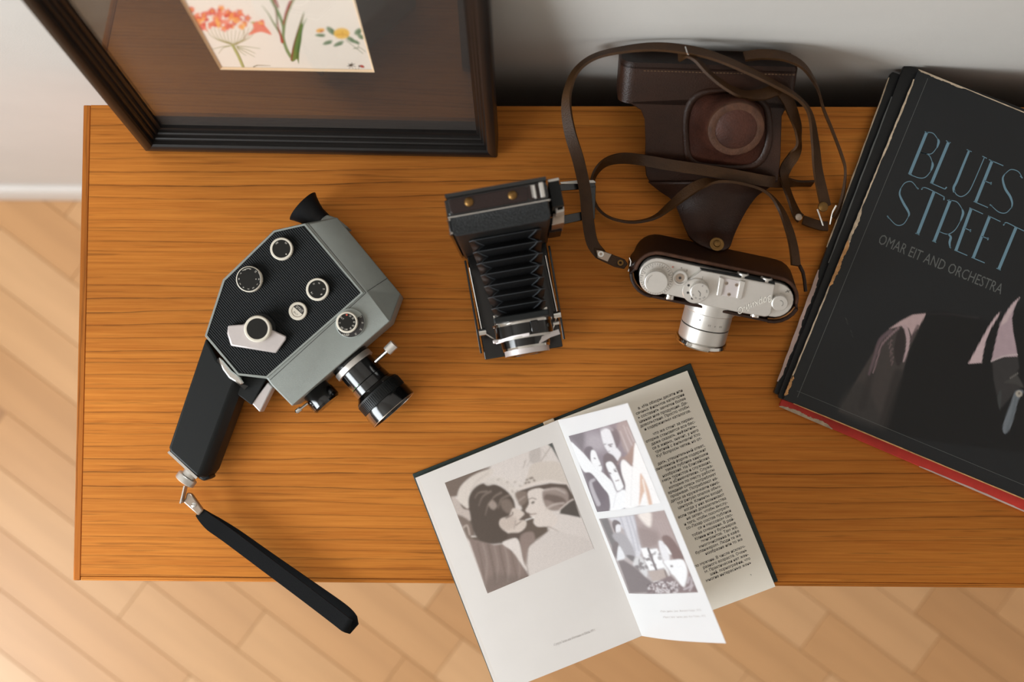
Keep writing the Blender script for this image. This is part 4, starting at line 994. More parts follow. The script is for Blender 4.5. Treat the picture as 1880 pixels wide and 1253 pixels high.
# upper box: wraps round the top of the camera
xL, vT = CV(1140, 122); xR = CV(1466, 132)[0]; vN = CV(1140, 190)[1]; vNr = CV(1457, 188)[1]
prof = []
dep = .036; rr_ = .012
for a in range(0, 91, 15): prof.append((xL+rr_-rr_*math.cos(RAD(a)), -rr_+rr_*math.sin(RAD(a))))
for a in range(90, -1, -15): prof.append((xR-rr_*.5+rr_*.5*math.cos(RAD(a)), -rr_*.5+rr_*.5*math.sin(RAD(a))))
full = [(xL, -dep)]+prof+[(xR, -dep)]
def chan(v, sc=0): return [CP(x, v, n) for x, n in full]+[CP(x+(.0022 if i == 0 else 0), v, n) for i, (x, n) in enumerate([(min(max(x, xL+.0022), xR-.0022), min(n, -.0022)) for x, n in full][::-1])]
ub = MB(); ub.loft([chan(vT), chan(vT+.004), chan(vN)])
up_ = part('cover_top', ub, M['leather'], lc_, sharp=45)
cap = MB(); cap.loft([[CP(x*.985, vT-.0035, n*.97-.0005) for x, n in full], [CP(x, vT-.001, n) for x, n in full], [CP(x, vT+.0015, n) for x, n in full]])
part('cover_lid', cap, M['leather_dark'], lc_, sharp=40)
# front panel below the notch
fp_ = [(1150, 186), (1166, 196), (1177, 203), (1183.5, 220), (1185, 260), (1184, 300), (1186, 322), (1195, 340), (1300, 372), (1395, 352), (1429, 331), (1433, 290), (1435.5, 214), (1440, 205), (1456, 190), (1300, 180)]
q = [CV(*p) for p in fp_]
part('front_panel', MB().prism([CP(x, v, -.0030) for x, v in q], [CP(x, v, 0) for x, v in q]), M['leather'], lc_, bevel=.0008, sharp=50)
tg = spline([(1190, 334, .030), (1212, 352, .026), (1235, 369, .024), (1248, 396, .024), (1260, 424, .030), (1268, 437, .036), (1287, 451, .044), (1317, 460, .050), (1338, 455, .046), (1347, 434, .034), (1354, 418, .028), (1371, 386, .024), (1390, 360, .024), (1408, 347, .026), (1428, 332, .030)], 3)
half = len(tg)//2
mbt = MB(); L_, R_ = tg[:half+1], tg[::-1][:half+1]; rows_ = [[U(*a), U(*[(p+q_)/2 for p, q_ in zip(a, b)]), U(*b)] for a, b in zip(L_, R_)]
vs = [p for r in rows_ for p in r]; n3 = len(vs); fs = []
for i in range(len(rows_)-1):
    for j in range(2): fs.append((i*3+j, i*3+j+1, i*3+j+4, i*3+j+3))
mbt.add(vs, fs); tgo = part('tongue', mbt, M['leather'], lc_, recalc=True, sharp=60)
sm_ = tgo.modifiers.new('thick', 'SOLIDIFY'); sm_.thickness = .0022; sm_.offset = 0
# snap button on the tongue
s = U(1316, 449, .0495); sn = V((0, .25, 1)).normalized()
bt_ = part('snap', MB().lathe(s, sn, [(0, .0060), (.0006, .0060), (.0010, .0046), (.0008, .0040), (.0012, .0030), (.0022, .0026), (.0028, .0010)], 30), M['brass'], tgo, label='dull brass snap fastener')
# nose for the lens: eight-sided foot, round end
ft = [c5(*p) for p in [(662, 575), (800, 405), (1130, 395), (1330, 480), (1400, 600), (1395, 900), (1250, 1080), (860, 1075), (700, 1030), (655, 900)]]
foot = spline([CV(*p) for p in ft], 4, True); nF = len(foot)
fcx = sum(p[0] for p in foot)/nF; fcv = sum(p[1] for p in foot)/nF
tcx, tcv = CV(*c5(1110, 740), .034)
a0 = [math.atan2(p[1]-fcv, p[0]-fcx) for p in foot]
def nose_ring(t, n, r): return [CP((fcx+(tcx-fcx)*t)+((1-t)*(p[0]-fcx)*.93+t*r*math.cos(a)), (fcv+(tcv-fcv)*t)+((1-t)*(p[1]-fcv)*.93+t*r*math.sin(a)), n) for p, a in zip(foot, a0)]
part('nose', MB().loft([nose_ring(0, .0, .022), nose_ring(.25, .004, .0235), nose_ring(.62, .010, .0235), nose_ring(.9, .022, .0232), nose_ring(1, .0325, .0228), nose_ring(1, .0340, .0214)]), M['leather_red'], lc_, sharp=60)
part('nose_foot', MB().loft([[CP(fcx+(x-fcx)*1.10, fcv+(v-fcv)*1.08, -.0005) for x, v in foot], [CP(fcx+(x-fcx)*1.07, fcv+(v-fcv)*1.06, .0016) for x, v in foot], [CP(fcx+(x-fcx)*.985, fcv+(v-fcv)*.985, .0022) for x, v in foot], [CP(fcx+(x-fcx)*.93, fcv+(v-fcv)*.93, .0008) for x, v in foot]], cap=False), M['leather'], lc_, sharp=60)
part('nose_rim', MB().loft([[CP(tcx+.0232*math.cos(a), tcv+.0232*math.sin(a), .0308) for a in a0], [CP(tcx+.0228*math.cos(a), tcv+.0228*math.sin(a), .0338) for a in a0], [CP(tcx+.0205*math.cos(a), tcv+.0205*math.sin(a), .0347) for a in a0], [CP(tcx+.0170*math.cos(a), tcv+.0170*math.sin(a), .0343) for a in a0]], cap=False), M['leather_worn'], lc_, label='scuffed rim of the nose')
# stitching along the top edge
stt = MB(); xa, va = CV(*c5(260, 200), .0005); xb, vb_ = CV(*c5(1660, 240), .0005); nS = 44
for i in range(nS):
    a = CP(xa+(xb-xa)*i/nS, va+(vb_-va)*i/nS, .0004); b = CP(xa+(xb-xa)*(i+.6)/nS, va+(vb_-va)*(i+.6)/nS, .0004); stt.tube([a, b], .00035, 5)
part('stitching', stt, M['thread'], up_, kind='stuff')
stt = MB()
# strap: one long thin belt in several runs, with metal fittings
def band(name, pts, w, m='strap', label=None, th=.0022):
    P = spline([(x, y, h*1000, r) for x, y, h, r in pts], 5)
    return part(name, MB().ribbon([U(x, y, h/1000) for x, y, h, r in P], w, th, [r for *_, r in P]), M[m], lc_, sharp=60, label=label)
band('strap', [(1103, 468, .036, 25), (1087, 445, .040, 15), (1079, 400, .046, 12), (1074, 350, .052, 8), (1062, 295, .058, 15), (1047, 245, .062, 30), (1040, 200, .066, 45), (1043, 165, .072, 55), (1058, 130, .080, 58), (1090, 105, .088, 55), (1140, 92, .094, 50), (1200, 86, .098, 40), (1258, 91, .100, 35),
               (1310, 103, .100, 40), (1370, 128, .098, 45), (1420, 153, .094, 50), (1465, 180, .084, 55), (1487, 210, .070, 50), (1496, 260, .050, 40), (1501, 310, .034, 30), (1509, 350, .024, 20), (1516, 380, .018, 15)], .0100)
band('strap', [(1246, 103, .095, 20), (1262, 98, .100, 30), (1278, 108, .100, 50), (1300, 133, .098, 55), (1330, 157, .096, 50), (1365, 174, .094, 40), (1400, 174, .092, 20), (1428, 165, .090, 5), (1444, 180, .084, 0), (1455, 205, .072, 10), (1465, 235, .056, 35), (1466, 262, .044, 60), (1458, 285, .034, 20), (1443, 308, .026, 10), (1440, 330, .020, 40), (1450, 362, .014, 50), (1462, 392, .010, 35), (1470, 402, .009, 25)], .0100)
band('strap', [(1366, 104, .092, 30), (1400, 100, .092, 25), (1440, 104, .090, 30), (1475, 122, .082, 45), (1500, 160, .066, 60), (1512, 200, .048, 70), (1528, 240, .034, 74), (1545, 285, .024, 76), (1552, 315, .018, 74), (1548, 355, .014, 70), (1541, 385, .012, 60), (1534, 402, .011, 50)], .0095)
band('strap', [(1492, 337, .006, 75), (1462, 337, .008, 75), (1440, 335, .012, 40), (1410, 333, .036, 20), (1350, 322, .042, 12), (1290, 312, .046, 12), (1230, 303, .046, 15), (1180, 294, .042, 25), (1140, 291, .030, 40), (1110, 300, .020, 62), (1091, 322, .012, 74), (1087, 350, .010, 78), (1096, 380, .010, 78), (1120, 400, .012, 78), (1160, 408, .016, 76), (1200, 400, .024, 72),
               (1232, 377, .034, 50), (1262, 353, .042, 25), (1290, 337, .046, 35), (1318, 332, .046, 70), (1360, 337, .042, 78), (1405, 352, .034, 74), (1432, 382, .030, 55), (1448, 420, .036, 40), (1457, 455, .044, 35), (1461, 488, .048, 30)], .0095)
band('strap', [(1474, 404, .010, 20), (1490, 410, .009, 15), (1508, 415, .009, 10), (1520, 416, .009, 15)], .0085)
# end clip at the left lug, rivets, ring
q = [(1090, 455), (1106, 460), (1147, 476), (1153, 485), (1146, 494), (1128, 490), (1096, 475)]
lp_ = part('strap_end', MB().prism(zz(UU(q, .040), .0375), UU(q, .040)), M['strap'], lc_, bevel=.0006)
q = [(1094, 459), (1104, 460), (1124, 467), (1116, 481), (1097, 473)]
mp_ = part('metal_tab', MB().prism(zz(UU(q, .0412), .0395), UU(q, .0412)), M['brushed'], lp_, bevel=.0006, label='grey metal strap tab')
for px, py, m_ in ((1103, 467, 'chrome'), (1139, 483, 'brass')):
    c = U(px, py, .041); part('rivet', MB().ring(c, Z, .0012, .0026, .0010, 20), M[m_], lp_); 
part('lug_ring', MB().tube([U(1156, 473, .046), U(1158.5, 480, .045), U(1157, 490, .043), U(1154, 498, .041)], .0010, 8), M['chrome'], lc_)
part('lug_ring', MB().tube([U(1468, 488, .052), U(1474, 500, .050), U(1477, 515, .046), U(1479, 535, .042)], .0016, 8), M['leather_dark'], lc_)
bk_ = MB(); bk_.tube([U(1500, 384, .014), U(1504, 395, .012), U(1508, 406, .010), U(1512, 418, .009)], .0009, 8); part('buckle', bk_, M['chrome'], lc_)
bk_ = MB(); bk_.tube([U(1535, 377, .016), U(1529, 388, .014), U(1526, 400, .012), U(1524, 412, .010)], .0010, 8); part('buckle', bk_, M['chrome'], lc_)
c = U(1511, 380, .022); part('stud', MB().lathe(c, Z, [(0, .0045), (.0012, .0042), (.0022, .0026), (.0026, .0003)], 22), M['brass'], lc_)
c = U(1466, 399, .012); part('stud', MB().lathe(c, Z, [(0, .0032), (.001, .0030), (.0018, .0012)], 18), M['brushed'], lc_)
c = U(1262, 97, .1025); part('wire_tie', MB().tube([U(1258, 86, .102), U(1261, 96, .1035), U(1264, 102, .102)], .0007, 8), M['chrome'], lc_)

# ------------------------------------------------------------------ stack of records in their sleeves
def sleeve(name, label, tl, bl, h0, h1, m, edge_m=None, size=.315):
    a, b = U(*tl, h1), U(*bl, h1); dv = (b-a).normalized(); du = V((-dv.y, dv.x, 0)); du = du if du.x > 0 else -du
    ln = (b-a).length
    t = Thing(name, label, 'record', V((a.x, a.y, T+h0))+du*size/2+dv*ln/2, 'records in the corner stack')
    def at(u, v, z=0): return V((a.x, a.y, T+h1))+du*u+dv*v+Z*z
    hh = h1-h0
    r = .0022; n = 4; pts = []
    for cx, cy, s in ((r, r, 180), (size-r, r, 270), (size-r, ln-r, 0), (r, ln-r, 90)):
        for k in range(n+1): q = RAD(s+90*k/n); pts.append((cx+r*math.cos(q), cy+r*math.sin(q)))
    part('sleeve', MB().prism([at(u, v, -hh) for u, v in pts], [at(u, v, 0) for u, v in pts]), m, t, bevel=.0004)
    return t, at, ln
def wear(t, at, ln, name, side, lo, hi, m, th, seed, u0=0.0, amp=.0012, z=.00005, size=.315, label=None):
    """frayed strip of bare card along an edge"""
    r = random.Random(seed); n = 70; ps, qs = [], []
    for i in range(n+1):
        s = lo+(hi-lo)*i/n; w = math.sin(math.pi*min(1, max(.04, i/n*8), max(.04, (1-i/n)*8))/2)*th*(.70+.18*math.sin(i*.21+seed)+.07*math.sin(i*.83+seed*2)+.22*r.random()*(i % 5 == 0))
        if side == 'l': ps.append(at(-.0007-.00015*math.sin(i*.5+seed), s*ln, z)); qs.append(at(w, s*ln, z))
        if side == 't': ps.append(at(s*size, -.0006, z)); qs.append(at(s*size, w, z))
        if side == 'b': ps.append(at(s*size, ln+.0006, z)); qs.append(at(s*size, ln-w, z))
    mb = MB(); mb.loft([[p-Z*.0009 for p in ps], ps, qs], closed=False, cap=False); part(name, mb, m, t, label=label)
# bottom record: red card showing along its front edge
tA, atA, lnA = sleeve('record_sleeve', 'bottom record of the stack, its worn red front edge showing', (1683, 150), (1431, 746), .0006, .0056, M['red_card'])
wear(tA, atA, lnA, 'worn_edge', 'b', 0, .16, M['worn_card'], .0030, 3, z=.0001)
wear(tA, atA, lnA, 'worn_edge', 'b', .42, .98, M['pink_card'], .0011, 9, z=.0001)
tB, atB, lnB = sleeve('record_sleeve', 'second record from the bottom, black with a pale pink spine at its front corner', (1637, 131), (1420.5, 722), .0058, .0114, M['sleeve_dark'])
wear(tB, atB, lnB, 'pale_spine', 'l', .62, .965, M['pink_card'], .0034, 5, label='pale pink strip of the spine')
wear(tB, atB, lnB, 'worn_edge', 'l', .02, .55, M['worn_card'], .0005, 6)
tC, atC, lnC = sleeve('record_sleeve', 'second record from the top, plain black with a scuffed black spine', (1661, 117), (1428, 730), .0116, .0166, M['sleeve_dark'])
wear(tC, atC, lnC, 'worn_edge', 'l', .10, .60, M['title_grey'], .0005, 16)
tD, atD, lnD = sleeve('record_sleeve', 'top record, black cover with a pale blue two-line title above an open shirt', (1686, 128), (1438.5, 733), .0168, .0222, M['sleeve_black'])
wear(tD, atD, lnD, 'worn_edge', 'l', .03, .28, M['worn_card'], .0012, 21, label='bare card along the spine')
wear(tD, atD, lnD, 'worn_edge', 'l', .28, .42, M['worn_card'], .0006, 22)
wear(tD, atD, lnD, 'worn_edge', 'l', .42, .60, M['worn_card'], .0026, 23)
wear(tD, atD, lnD, 'worn_edge', 'l', .52, .66, M['worn_orange'], .0028, 24, z=.0001)
wear(tD, atD, lnD, 'worn_edge', 'l', .66, .94, M['worn_card'], .0006, 25)
wear(tD, atD, lnD, 'worn_edge', 'l', .93, .99, M['worn_orange'], .0022, 26)
wear(tD, atD, lnD, 'worn_edge', 't', .0, .14, M['worn_card'], .0016, 27)
wear(tD, atD, lnD, 'worn_edge', 't', .14, .98, M['worn_card'], .0006, 28)
wear(tD, atD, lnD, 'worn_edge', 'b', .03, .98, M['worn_orange'], .0004, 29)
HD = .0222
fold = MB()
def dpt(px, py, z=.00012): p = U(px, py, HD); return V((p.x, p.y, T+HD+z))
# faint crease parallel to the spine and to the front edge
fold.ribbon([atD(.0105, .004, .0001), atD(.0105, lnD*.5, .0001), atD(.0105, lnD-.006, .0001)], .0004, .0001)
fold.ribbon([atD(.008, lnD-.011, .0001), atD(.15, lnD-.011, .0001), atD(.30, lnD-.011, .0001)], .0003, .0001)
part('crease', fold, M['title_grey'], tD)
l5 = lambda x, y: (1580+x/3.687, 220+y/3.687)
TK = MB(); TN = MB()
def stroke(mb, pts, w, smooth=True, taper=None):
    q = spline(pts, 6) if smooth and len(pts) > 2 else pts
    P = [dpt(*l5(*p)) for p in q]; n = len(P); a, b = [], []
    for i, p in enumerate(P):
        d = (P[min(i+1, n-1)]-P[max(i-1, 0)]).normalized(); s = V((-d.y, d.x, 0)); t = i/(n-1)
        ww = w[0]+(w[1]-w[0])*math.sin(math.pi*t) if isinstance(w, tuple) else w
        a.append(p+s*ww/2); b.append(p-s*ww/2)
    mb.loft([a, b], closed=False, cap=False)
TH, tn = .0026, .00075
for pts in ([(447, 85), (333, 365)], [(597, 148), (480, 430)], [(890, 278), (778, 558)], [(497, 488), (385, 776)], [(607, 543), (497, 826)], [(748, 602), (645, 885)], [(873, 655), (762, 936)], [(1052, 730), (935, 1013)]): stroke(TK, pts, TH, False)
stroke(TK, [(735, 208), (690, 318), (650, 418), (630, 460), (634, 492)], (.0019, .0022)); stroke(TN, [(632, 478), (650, 508), (685, 520), (730, 490), (765, 425), (838, 255)], tn)
for pts in ([(440, 84), (490, 92), (524, 135)], [(515, 190), (475, 232), (405, 222)], [(405, 222), (462, 240), (486, 290)], [(478, 345), (440, 388), (395, 394), (325, 368)],
            [(585, 545), (650, 556), (690, 610)], [(676, 685), (640, 745), (590, 775), (528, 756)],
            [(1092, 388), (1065, 350), (1015, 338), (975, 370)], [(1024, 590), (985, 630), (935, 625), (880, 578)], [(385, 466), (345, 420), (300, 428), (272, 465)], [(324, 655), (290, 706), (240, 712), (183, 655)]): stroke(TN, pts, (.00055, .00075))
for pts in ([(520, 128), (528, 150), (516, 192)], [(484, 284), (487, 310), (474, 350)], [(686, 604), (693, 635), (674, 690)], [(978, 365), (962, 400), (978, 465), (1012, 520), (1026, 565), (1020, 600)], [(274, 460), (264, 505), (290, 565), (318, 612), (328, 640), (320, 662)],
            [(588, 772), (610, 795), (602, 832), (606, 866)]): stroke(TK, pts, (.0007, .0021))
for pts in ([(578, 142), (610, 156)], [(470, 426), (570, 470)], [(718, 202), (752, 217)], [(824, 247), (854, 262)], [(868, 270), (966, 312)], [(838, 414), (888, 434)], [(764, 553), (862, 595)], [(370, 768), (398, 781)], [(435, 80), (460, 90)], [(322, 362), (348, 374)],
            [(484, 820), (511, 832)], [(736, 596), (828, 638)], [(704, 734), (748, 753)], [(634, 882), (722, 920)], [(862, 650), (947, 690)], [(820, 790), (868, 808)], [(750, 932), (840, 970)], [(920, 1006), (948, 1019)], [(600, 862), (612, 870)]): stroke(TN, pts, tn, False)
stroke(TN, [(415, 465), (438, 460), (500, 488), (570, 525)], tn); stroke(TN, [(968, 708), (988, 697), (1052, 728), (1130, 766), (1165, 790)], tn)
for pts in ([(570, 470), (583, 456)], [(566, 522), (563, 545)], [(412, 474), (422, 458)], [(884, 422), (882, 440)], [(744, 742), (742, 760)], [(862, 798), (860, 816)], [(1080, 380), (1096, 396)], [(376, 456), (392, 470)], [(180, 650), (192, 668)], [(874, 574), (890, 586)], [(966, 716), (976, 700)]): stroke(TN, pts, .0011, False)
part('title', TK, M['title_blue'], tD, recalc=False, label='pale blue title letters'); part('title_hairlines', TN, M['title_blue'], tD, recalc=False)
a, b = dpt(1611, 447), dpt(1837, 541); de = (b-a).normalized(); dn = V((-de.y, de.x, 0)); ml = (b-a).length
st_ = 'OMAR EIT AND ORCHESTRA'; w_ = glyphs(st_)[2]; sz = .0132
mb = MB(); mb.text(st_, a, de, dn, sz, align='L', xs=ml/(w_*sz)); part('subtitle', mb, M['title_grey'], tD, recalc=False, label='small grey lettering')
def cover(P):
    p = Paint(P, (40, 40, 40)); c = lambda x, y: (1520+x/4.178, 520+y/4.178); L = lambda q: [c(*t) for t in q]
    p.c[:] = np.array(lin((25, 27, 29))[:3])
    p.poly(L([(750, 235), (1000, 235), (1230, 290), (1300, 260), (1600, 200), (2200, 500), (2400, 1300), (1500, 1300), (430, 1120), (520, 800), (620, 540)]), (16, 16, 17), 3, .8)
    p.poly(L([(750, 233), (650, 245), (560, 290), (480, 340), (400, 440), (330, 560), (250, 690), (160, 850), (80, 985), (420, 1110), (500, 870), (570, 700), (620, 520), (700, 350)]), (64, 58, 56), 1.4, 1, False)
    p.poly(L([(80, 985), (200, 780), (300, 800), (400, 1105)]), (50, 48, 47), 5, .7)
    p.line(L([(540, 700), (480, 900), (420, 1100)]), 18, (42, 39, 38), 4, .8); p.line(L([(330, 700), (260, 950)]), 14, (46, 43, 42), 4, .7)
    p.poly(L([(752, 233), (650, 243), (560, 290), (470, 352), (500, 345), (560, 330), (620, 345), (640, 400), (690, 350), (740, 260)]), (186, 160, 160), .9, .95, False)
    p.line(L([(590, 335), (615, 420), (605, 520), (580, 600)]), (9, 3), (176, 152, 154), .8); p.poly(L([(540, 370), (585, 350), (590, 450), (580, 560), (540, 640), (510, 560), (515, 450)]), (44, 38, 38), 1.5, .9)
    p.line(L([(540, 345), (470, 410), (410, 480), (380, 580), (345, 690)]), (4, 2), (140, 116, 120), .7, .8); p.line(L([(480, 370), (400, 440), (360, 560), (315, 700)]), (8, 4), (112, 92, 98), 1.4, .7)
    for i in range(6): p.line(L([(490+3*i-8*(i % 2), 440+32*i), (465+4*i, 470+32*i)]), (3, 1.5), (120, 100, 100), .7, .7)
    p.line(L([(690, 330), (650, 400), (640, 450)]), (5, 2), (90, 74, 76), 1, .8)
    p.line(L([(760, 240), (900, 235), (1050, 255), (1150, 265)]), (1, 4), (44, 40, 42), 1.5, .8)
    # collar and open shirt
    p.poly(L([(1325, 218), (1290, 250), (1235, 330), (1190, 410), (1130, 520), (1075, 620), (1180, 612), (1190, 540), (1215, 430), (1250, 350), (1310, 250)]), (196, 172, 174), .8, 1, False)
    p.poly(L([(1470, 110), (1420, 150), (1370, 220), (1320, 310), (1300, 390), (1275, 500), (1253, 602), (1350, 568), (1455, 565), (1440, 470), (1420, 370), (1412, 270), (1430, 190)]), (172, 150, 156), .8, 1, False)
    p.poly(L([(1470, 110), (1400, 180), (1340, 280), (1325, 330), (1370, 300), (1405, 230), (1430, 180)]), (200, 178, 178), 1.5, .8, False)
    p.line(L([(1253, 602), (1350, 562), (1455, 548)]), 2, (196, 180, 180), .7)
    p.poly(L([(1260, 605), (1350, 575), (1455, 568), (1468, 650), (1440, 700), (1500, 790), (1440, 830), (1330, 960), (1300, 880), (1270, 740)]), (52, 50, 50), 1.5, 1, False)
    p.poly(L([(1445, 700), (1400, 735), (1350, 765), (1440, 775), (1500, 800)]), (66, 64, 62), 1.2, .9); p.line(L([(1460, 690), (1400, 730)]), 2, (110, 106, 102), .7)
    p.poly(L([(1440, 830), (1400, 930), (1355, 1050), (1340, 1120), (1358, 1158), (1400, 1110), (1435, 1000), (1460, 900), (1500, 830)]), (112, 118, 124), 1, .95); p.line(L([(1440, 880), (1420, 1000), (1370, 1140)]), 4, (88, 94, 100), 2, .7)
    p.ell(*c(1465, 850), 6, 6, 0, (170, 162, 150), .8); p.ell(*c(1468, 848), 2.6, 2.6, 0, (120, 112, 104), .7)
    p.poly(L([(1330, 820), (1300, 880), (1318, 975), (1326, 930)]), (60, 62, 62), 1)
    # further shirt and far arm beyond the collar
    p.poly(L([(1600, 300), (1700, 260), (1780, 330), (1840, 600), (1780, 560), (1700, 480)]), (170, 150, 152), 1.2); p.poly(L([(2000, 480), (2150, 520), (2260, 700), (2330, 1000), (2200, 1000), (2080, 760)]), (70, 64, 62), 3)
    p.line(L([(135, 265), (155, 320)]), 1, (80, 78, 76), .5, .7); p.line(L([(175, 360), (190, 410)]), .8, (70, 68, 66), .5, .7)
    p.noise(.03, .8, 4)
    return p.c
cu0, cu1, cv0, cv1 = .004, .311, .150, lnD-.004
sheet('cover_picture', lambda u, v: atD(cu0+(cu1-cu0)*u, cv0+(cv1-cv0)*v, .00006), 300, 170, cover, M['print_sleeve'], tD)

# ------------------------------------------------------------------ open book lying over the front edge
bkT = U(1013, 770, .003); bt1 = U(1268, 667, .003); bt0 = U(757, 871, .003); bR = U(1427, 1063.5, .003)
bdv = (bR-bt1).normalized(); blen = (bR-bt1).length+.002
bo = Thing('open_book', 'open green-bound book with film photographs and one page standing up', 'book', U(1090, 960, 0))
cq = [bt0, bkT, bt1, bt1+bdv*blen, bkT+bdv*blen, bt0+bdv*blen]
part('cover', MB().prism([V((p.x, p.y, T+.0004)) for p in cq], [V((p.x, p.y, T+.0032)) for p in cq]), M['board_cloth'], bo, bevel=.0006)
sp0, sp1 = U(990, 781, .0035), U(1036, 762, .0035); sd_ = (sp1-sp0).normalized()
part('spine_band', MB().box(V((sp0.x, sp0.y, T+.0030)), sd_, bdv, Z, .004, .014, -.0012, blen-.002, 0, .0040), M['worn_card'], bo, bevel=.0006)
HP = .0115
Lt, Gt, Gb = U(768, 876, .0095), U(1023, 772, HP), U(1178, 1168.5, HP)
Lb = Gb+(Lt-Gt); Lb = V((Lb.x, Lb.y, Lt.z))
Rt, Rb = U(1262, 681, HP), U(1424, 1078, HP); Gt2 = U(1023, 772, HP)
def page_block(name, O0, O1, G0, G1, m, hO, edge, zg, n=14):
    """pages between the outer edge O and the gutter G; edge is how far the fore-edge slopes"""
    secs = []
    for i in range(n+1):
        t = i/n; w = (G0-O0).length
        z = hO+(HP-hO)*(t**.7)+.0012*math.sin(math.pi*t)
        if t > .86: z -= zg*((t-.86)/.14)**2
        secs.append((t, z))
    top0 = [O0.lerp(G0, t) for t, z in secs]; top1 = [O1.lerp(G1, t) for t, z in secs]
    out = (O0-G0).normalized()
    mk = lambda P, z: V((P.x, P.y, T+z))
    A0 = [mk(p, z) for p, (t, z) in zip(top0, secs)]; A1 = [mk(p, z) for p, (t, z) in zip(top1, secs)]
    B0 = [mk(p, .0034) for p in top0]; B1 = [mk(p, .0034) for p in top1]
    mb = MB(); mb.add(A0+A1, [(i, i+1, n+2+i, n+1+i) for i in range(n)]); mb.cur = 1
    k = len(mb.v)
    mb.loft([B0, A0], closed=False, cap=False); mb.loft([B1, A1], closed=False, cap=False); mb.add([B0[0], A0[0], A1[0], B1[0]], [(0, 1, 2, 3)]); mb.add([B0[-1], A0[-1], A1[-1], B1[-1]], [(0, 1, 2, 3)])
    o = part(name, mb, [m, M['paper_edge']], bo, sharp=60)
    def surf(P):                       # height of the page surface at a ground point
        q = P-O0; e = G0-O0; e = V((e.x, e.y, 0)); t = max(0, min(1, V((q.x, q.y, 0)).dot(e)/e.dot(e)))
        # account for shear of the block
        z = hO+(HP-hO)*(t**.7)+.0012*math.sin(math.pi*t)
        if t > .86: z -= zg*((t-.86)/.14)**2
        return z
    return o, surf
lp0, lsurf = page_block('left_pages', Lt, Lb, Gt, Gb, M['paper'], .0080, .01, .0001)
rp0, rsurf = page_block('right_pages', Rt, Rb, Gt2, Gb, M['paper_warm_lifted'], .0105, .006, .0003)
